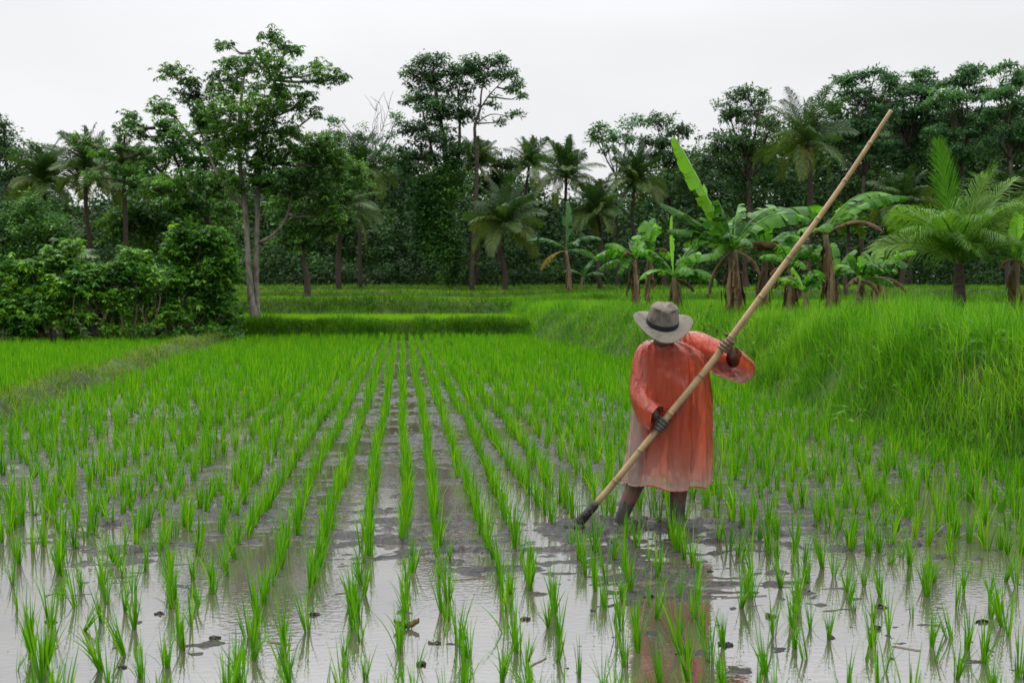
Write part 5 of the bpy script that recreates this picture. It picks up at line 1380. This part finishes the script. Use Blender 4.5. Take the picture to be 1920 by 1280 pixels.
nb_ = N(nt, "ShaderNodeMapRange"); nb_.inputs["From Min"].default_value = 0.3; nb_.inputs["From Max"].default_value = 0.7; nb_.inputs["To Min"].default_value = -0.05; nb_.inputs["To Max"].default_value = 0.07; nt.links.new(nz.outputs["Fac"], nb_.inputs["Value"])
fa = N(nt, "ShaderNodeMath", operation="ADD"); fa.use_clamp = True; nt.links.new(ad.outputs[0], fa.inputs[0]); nt.links.new(nb_.outputs[0], fa.inputs[1])
cc = N(nt, "ShaderNodeMix", data_type="RGBA"); cc.inputs[6].default_value = (1.0, 0.14, 0.06, 1); cc.inputs[7].default_value = (0.88, 0.66, 0.62, 1); nt.links.new(fa.outputs[0], cc.inputs["Factor"])
df = N(nt, "ShaderNodeBsdfDiffuse"); tl = N(nt, "ShaderNodeBsdfTranslucent"); nt.links.new(cc.outputs[2], df.inputs["Color"]); nt.links.new(cc.outputs[2], tl.inputs["Color"])
bm_ = N(nt, "ShaderNodeMath", operation="MULTIPLY_ADD"); bm_.inputs[1].default_value = 0.45; nt.links.new(vz.outputs["Distance"], bm_.inputs[0]); nt.links.new(nz.outputs["Fac"], bm_.inputs[2])
b = N(nt, "ShaderNodeBump"); b.inputs["Strength"].default_value = 0.85; b.inputs["Distance"].default_value = 0.035; nt.links.new(bm_.outputs[0], b.inputs["Height"])
nt.links.new(b.outputs[0], df.inputs["Normal"]); nt.links.new(b.outputs[0], tl.inputs["Normal"])
m1 = N(nt, "ShaderNodeMixShader"); m1.inputs[0].default_value = 0.5; nt.links.new(df.outputs[0], m1.inputs[1]); nt.links.new(tl.outputs[0], m1.inputs[2])
tp = N(nt, "ShaderNodeBsdfTransparent"); tp.inputs["Color"].default_value = (1, 0.54, 0.44, 1)
m2 = N(nt, "ShaderNodeMixShader"); m2.inputs[0].default_value = 0.46; nt.links.new(m1.outputs[0], m2.inputs[1]); nt.links.new(tp.outputs[0], m2.inputs[2])
gl = N(nt, "ShaderNodeBsdfGlossy"); gl.inputs["Roughness"].default_value = 0.22; nt.links.new(b.outputs[0], gl.inputs["Normal"])
fr = N(nt, "ShaderNodeFresnel"); fr.inputs["IOR"].default_value = 1.55; nt.links.new(b.outputs[0], fr.inputs["Normal"])
m3 = N(nt, "ShaderNodeMixShader"); nt.links.new(fr.outputs[0], m3.inputs[0]); nt.links.new(m2.outputs[0], m3.inputs[1]); nt.links.new(gl.outputs[0], m3.inputs[2])
nt.links.new(m3.outputs[0], out.inputs["Surface"])
M["plastic"] = m
rc = coat.build("raincoat", m, person)
hemb = MB()
ring = Vc[-1]; ring2 = np.vstack([ring, ring[:1]])
hemb.add(*tube(ring2, 0.005, 6, cap=False)); hemb.build("hem", M["plastic"], rc)

# hat --------------------------------------------------------------------
M["felt"] = rough_mat("dirty_felt", (0.04, 0.036, 0.030), (0.165, 0.148, 0.122), 7, 0.95, 0.1, 0.4, c2=(0.098, 0.088, 0.073), dist=0.01)
M["band"] = rough_mat("dark_hat_band", (0.008, 0.010, 0.014), (0.018, 0.022, 0.03), 20, 0.7, 0.2, 0.2)
up_ = nrm(np.array([0, 0, 1.0]) + WV * 0.50 + Rz * 0.06); fo = nrm(WV - up_ * (WV @ up_)); ri = np.cross(fo, up_); ri = ri if ri @ Rz > 0 else -ri
hc = PP(1242, 606, 0.29)
nth = 96; th = np.linspace(0, 2 * PI, nth, endpoint=False)


def hat_ring(rx, ry, z):
    z = np.broadcast_to(z, th.shape)
    return hc + (np.cos(th) * rx)[:, None] * ri + (np.sin(th) * ry)[:, None] * fo + z[:, None] * up_


rows = []
for u in np.linspace(1, 0, 16):      # brim, rim first
    r = 0.098 + 0.084 * u
    curl = 0.036 * (np.cos(th) ** 2) * u ** 2 - 0.030 * u ** 1.5 * (np.abs(np.sin(th)) ** 2) + 0.006 * np.sin(3 * th + 0.6) * u
    rows.append(hat_ring(r * 1.0, r * 1.06, curl))
for u in np.linspace(0.06, 1, 16):    # crown side
    pin = 0.016 * u ** 2 * (np.exp(-((th - PI / 2 - 0.75) / 0.35) ** 2) + np.exp(-((th - PI / 2 + 0.75) / 0.35) ** 2))
    r = 0.100 - 0.016 * u ** 1.5 - pin
    rows.append(hat_ring(r * 0.98, r * 1.12, 0.108 * u + 0.012 * np.sin(th) * u))
for u in np.linspace(0.93, 0.02, 14):  # dented top
    r = 0.084 * u
    x = np.cos(th) * u; y = np.sin(th) * u
    edge = 0.010 * (1 - u ** 4) * 1.2
    dent = -0.030 * np.exp(-(x / 0.33) ** 2 - ((y + 0.1) / 0.75) ** 2) * (1 - u ** 6)
    rows.append(hat_ring(r * 0.98, r * 1.12, 0.108 + 0.030 * (1 - u * u) ** 0.8 + edge * 0.6 + dent * 0.9 + 0.012 * y))
Vh = np.array(rows); n_ = len(Vh)
hat = MB(); i = np.arange(n_ - 1)[:, None] * nth; j = np.arange(nth)[None]; k = (j + 1) % nth
hat.add(Vh.reshape(-1, 3), np.stack([i + j, i + k, i + nth + k, i + nth + j], -1).reshape(-1, 4))
ho = hat.build("hat", M["felt"], person)
sdm = ho.modifiers.new("thickness", "SOLIDIFY"); sdm.thickness = 0.004; sdm.offset = 0
bd = MB(); rows = [hat_ring((0.1005 - 0.016 * u ** 1.5) * 0.98 + 0.0025, (0.1005 - 0.016 * u ** 1.5) * 1.12 + 0.0025, 0.108 * u + 0.012 * np.sin(th) * u) for u in (0.03, 0.12, 0.21, 0.29)]
Vb = np.array(rows); i = np.arange(3)[:, None] * nth
bd.add(Vb.reshape(-1, 3), np.stack([i + j, i + k, i + nth + k, i + nth + j], -1).reshape(-1, 4)); bd.build("hat_band", M["band"], ho)

# bamboo pole -------------------------------------------------------------
pr_ = thing("bamboo_pole", pole_a, "very long pale bamboo pole with a mud-caked rake head gripped by the farmer", "pole")
n = 420; t = np.linspace(0, 1, n)
pts = pole_pt(t)
pts = pts + BOW[None] * (0.003 * np.sin(t * 17))[:, None]
nodes_t = [0.055, 0.125, 0.205, 0.30, 0.395, 0.49, 0.585, 0.675, 0.765, 0.85, 0.93]
rad = pole_r(t).copy()
for q in nodes_t:
    rad += 0.0028 * np.exp(-((t - q) / 0.0022) ** 2) - 0.0016 * np.exp(-((t - q - 0.006) / 0.003) ** 2)
m, nt, out = nodes_of("bamboo")
a_ = N(nt, "ShaderNodeAttribute", attribute_name="tint")
tcn = N(nt, "ShaderNodeTexCoord"); nz = N(nt, "ShaderNodeTexNoise"); nz.inputs["Scale"].default_value = 9; nz.inputs["Detail"].default_value = 6; nt.links.new(tcn.outputs["Object"], nz.inputs["Vector"])
r1 = ramp(nt, [(0.25, (0.17, 0.105, 0.05)), (0.5, (0.31, 0.215, 0.105)), (0.75, (0.40, 0.29, 0.155))]); nt.links.new(nz.outputs["Fac"], r1.inputs["Fac"])
dk = N(nt, "ShaderNodeMix", data_type="RGBA"); dk.inputs[7].default_value = (0.055, 0.042, 0.03, 1); nt.links.new(a_.outputs["Fac"], dk.inputs["Factor"]); nt.links.new(r1.outputs[0], dk.inputs[6])
p = N(nt, "ShaderNodeBsdfPrincipled"); p.inputs["Roughness"].default_value = 0.42; p.inputs["Specular IOR Level"].default_value = 0.4
nt.links.new(dk.outputs[2], p.inputs["Base Color"]); nt.links.new(p.outputs[0], out.inputs["Surface"])
tin = np.zeros(n)
for q in nodes_t: tin = np.maximum(tin, 0.75 * np.exp(-((t - q) / 0.0022) ** 2))
tin = np.maximum(tin, np.clip((0.075 - t + 0.012 * np.sin(t * 300)) / 0.03, 0, 1))
V, Q, T = tube(pts, rad, 14)
tv = np.append(np.repeat(tin, 14), [1, 0.6])
sb = MB(); sb.add(V, Q, T, tint=tv); sb.build("shaft", m, pr_)
hb = MB(); tip = pts[0]
hx = nrm(Rz * 0.8 + WV * 0.55); hz_ = np.array([0, 0, 1.0])
V, Q, T = ellipsoid(tip + [0, 0, -0.005], [hx * 0.085, np.cross(hx, hz_) * 0.05, hz_ * 0.035], 24, 16)
V = V + 0.03 * np.stack([vnoise(V[:, 0] * 25, V[:, 2] * 30, 8), vnoise(V[:, 1] * 25, V[:, 2] * 30, 9), vnoise(V[:, 0] * 28, V[:, 1] * 28, 10)], -1)
hb.add(V, Q, T)
hb.add(*capsule([pts[2], pts[26]], [0.034, 0.027], 12))
hbo = hb.build("rake_head", M["mud"], pr_)
for q in range(5):
    c0 = tip + hx * (q - 2) * 0.035
    tb_ = MB(); tb_.add(*capsule(spline([c0, c0 + WV * 0.03 + [0, 0, 0.005], c0 + WV * 0.06 + [0, 0, -0.03]], 6), np.linspace(0.008, 0.005, 6), 7)); tb_.build("tine", M["mud"], hbo)

# tidy helper properties
for o in bpy.data.objects:
    if "_base" in o: del o["_base"]
print("tris", sum(len(o.data.polygons) for o in bpy.data.objects if o.type == "MESH"))
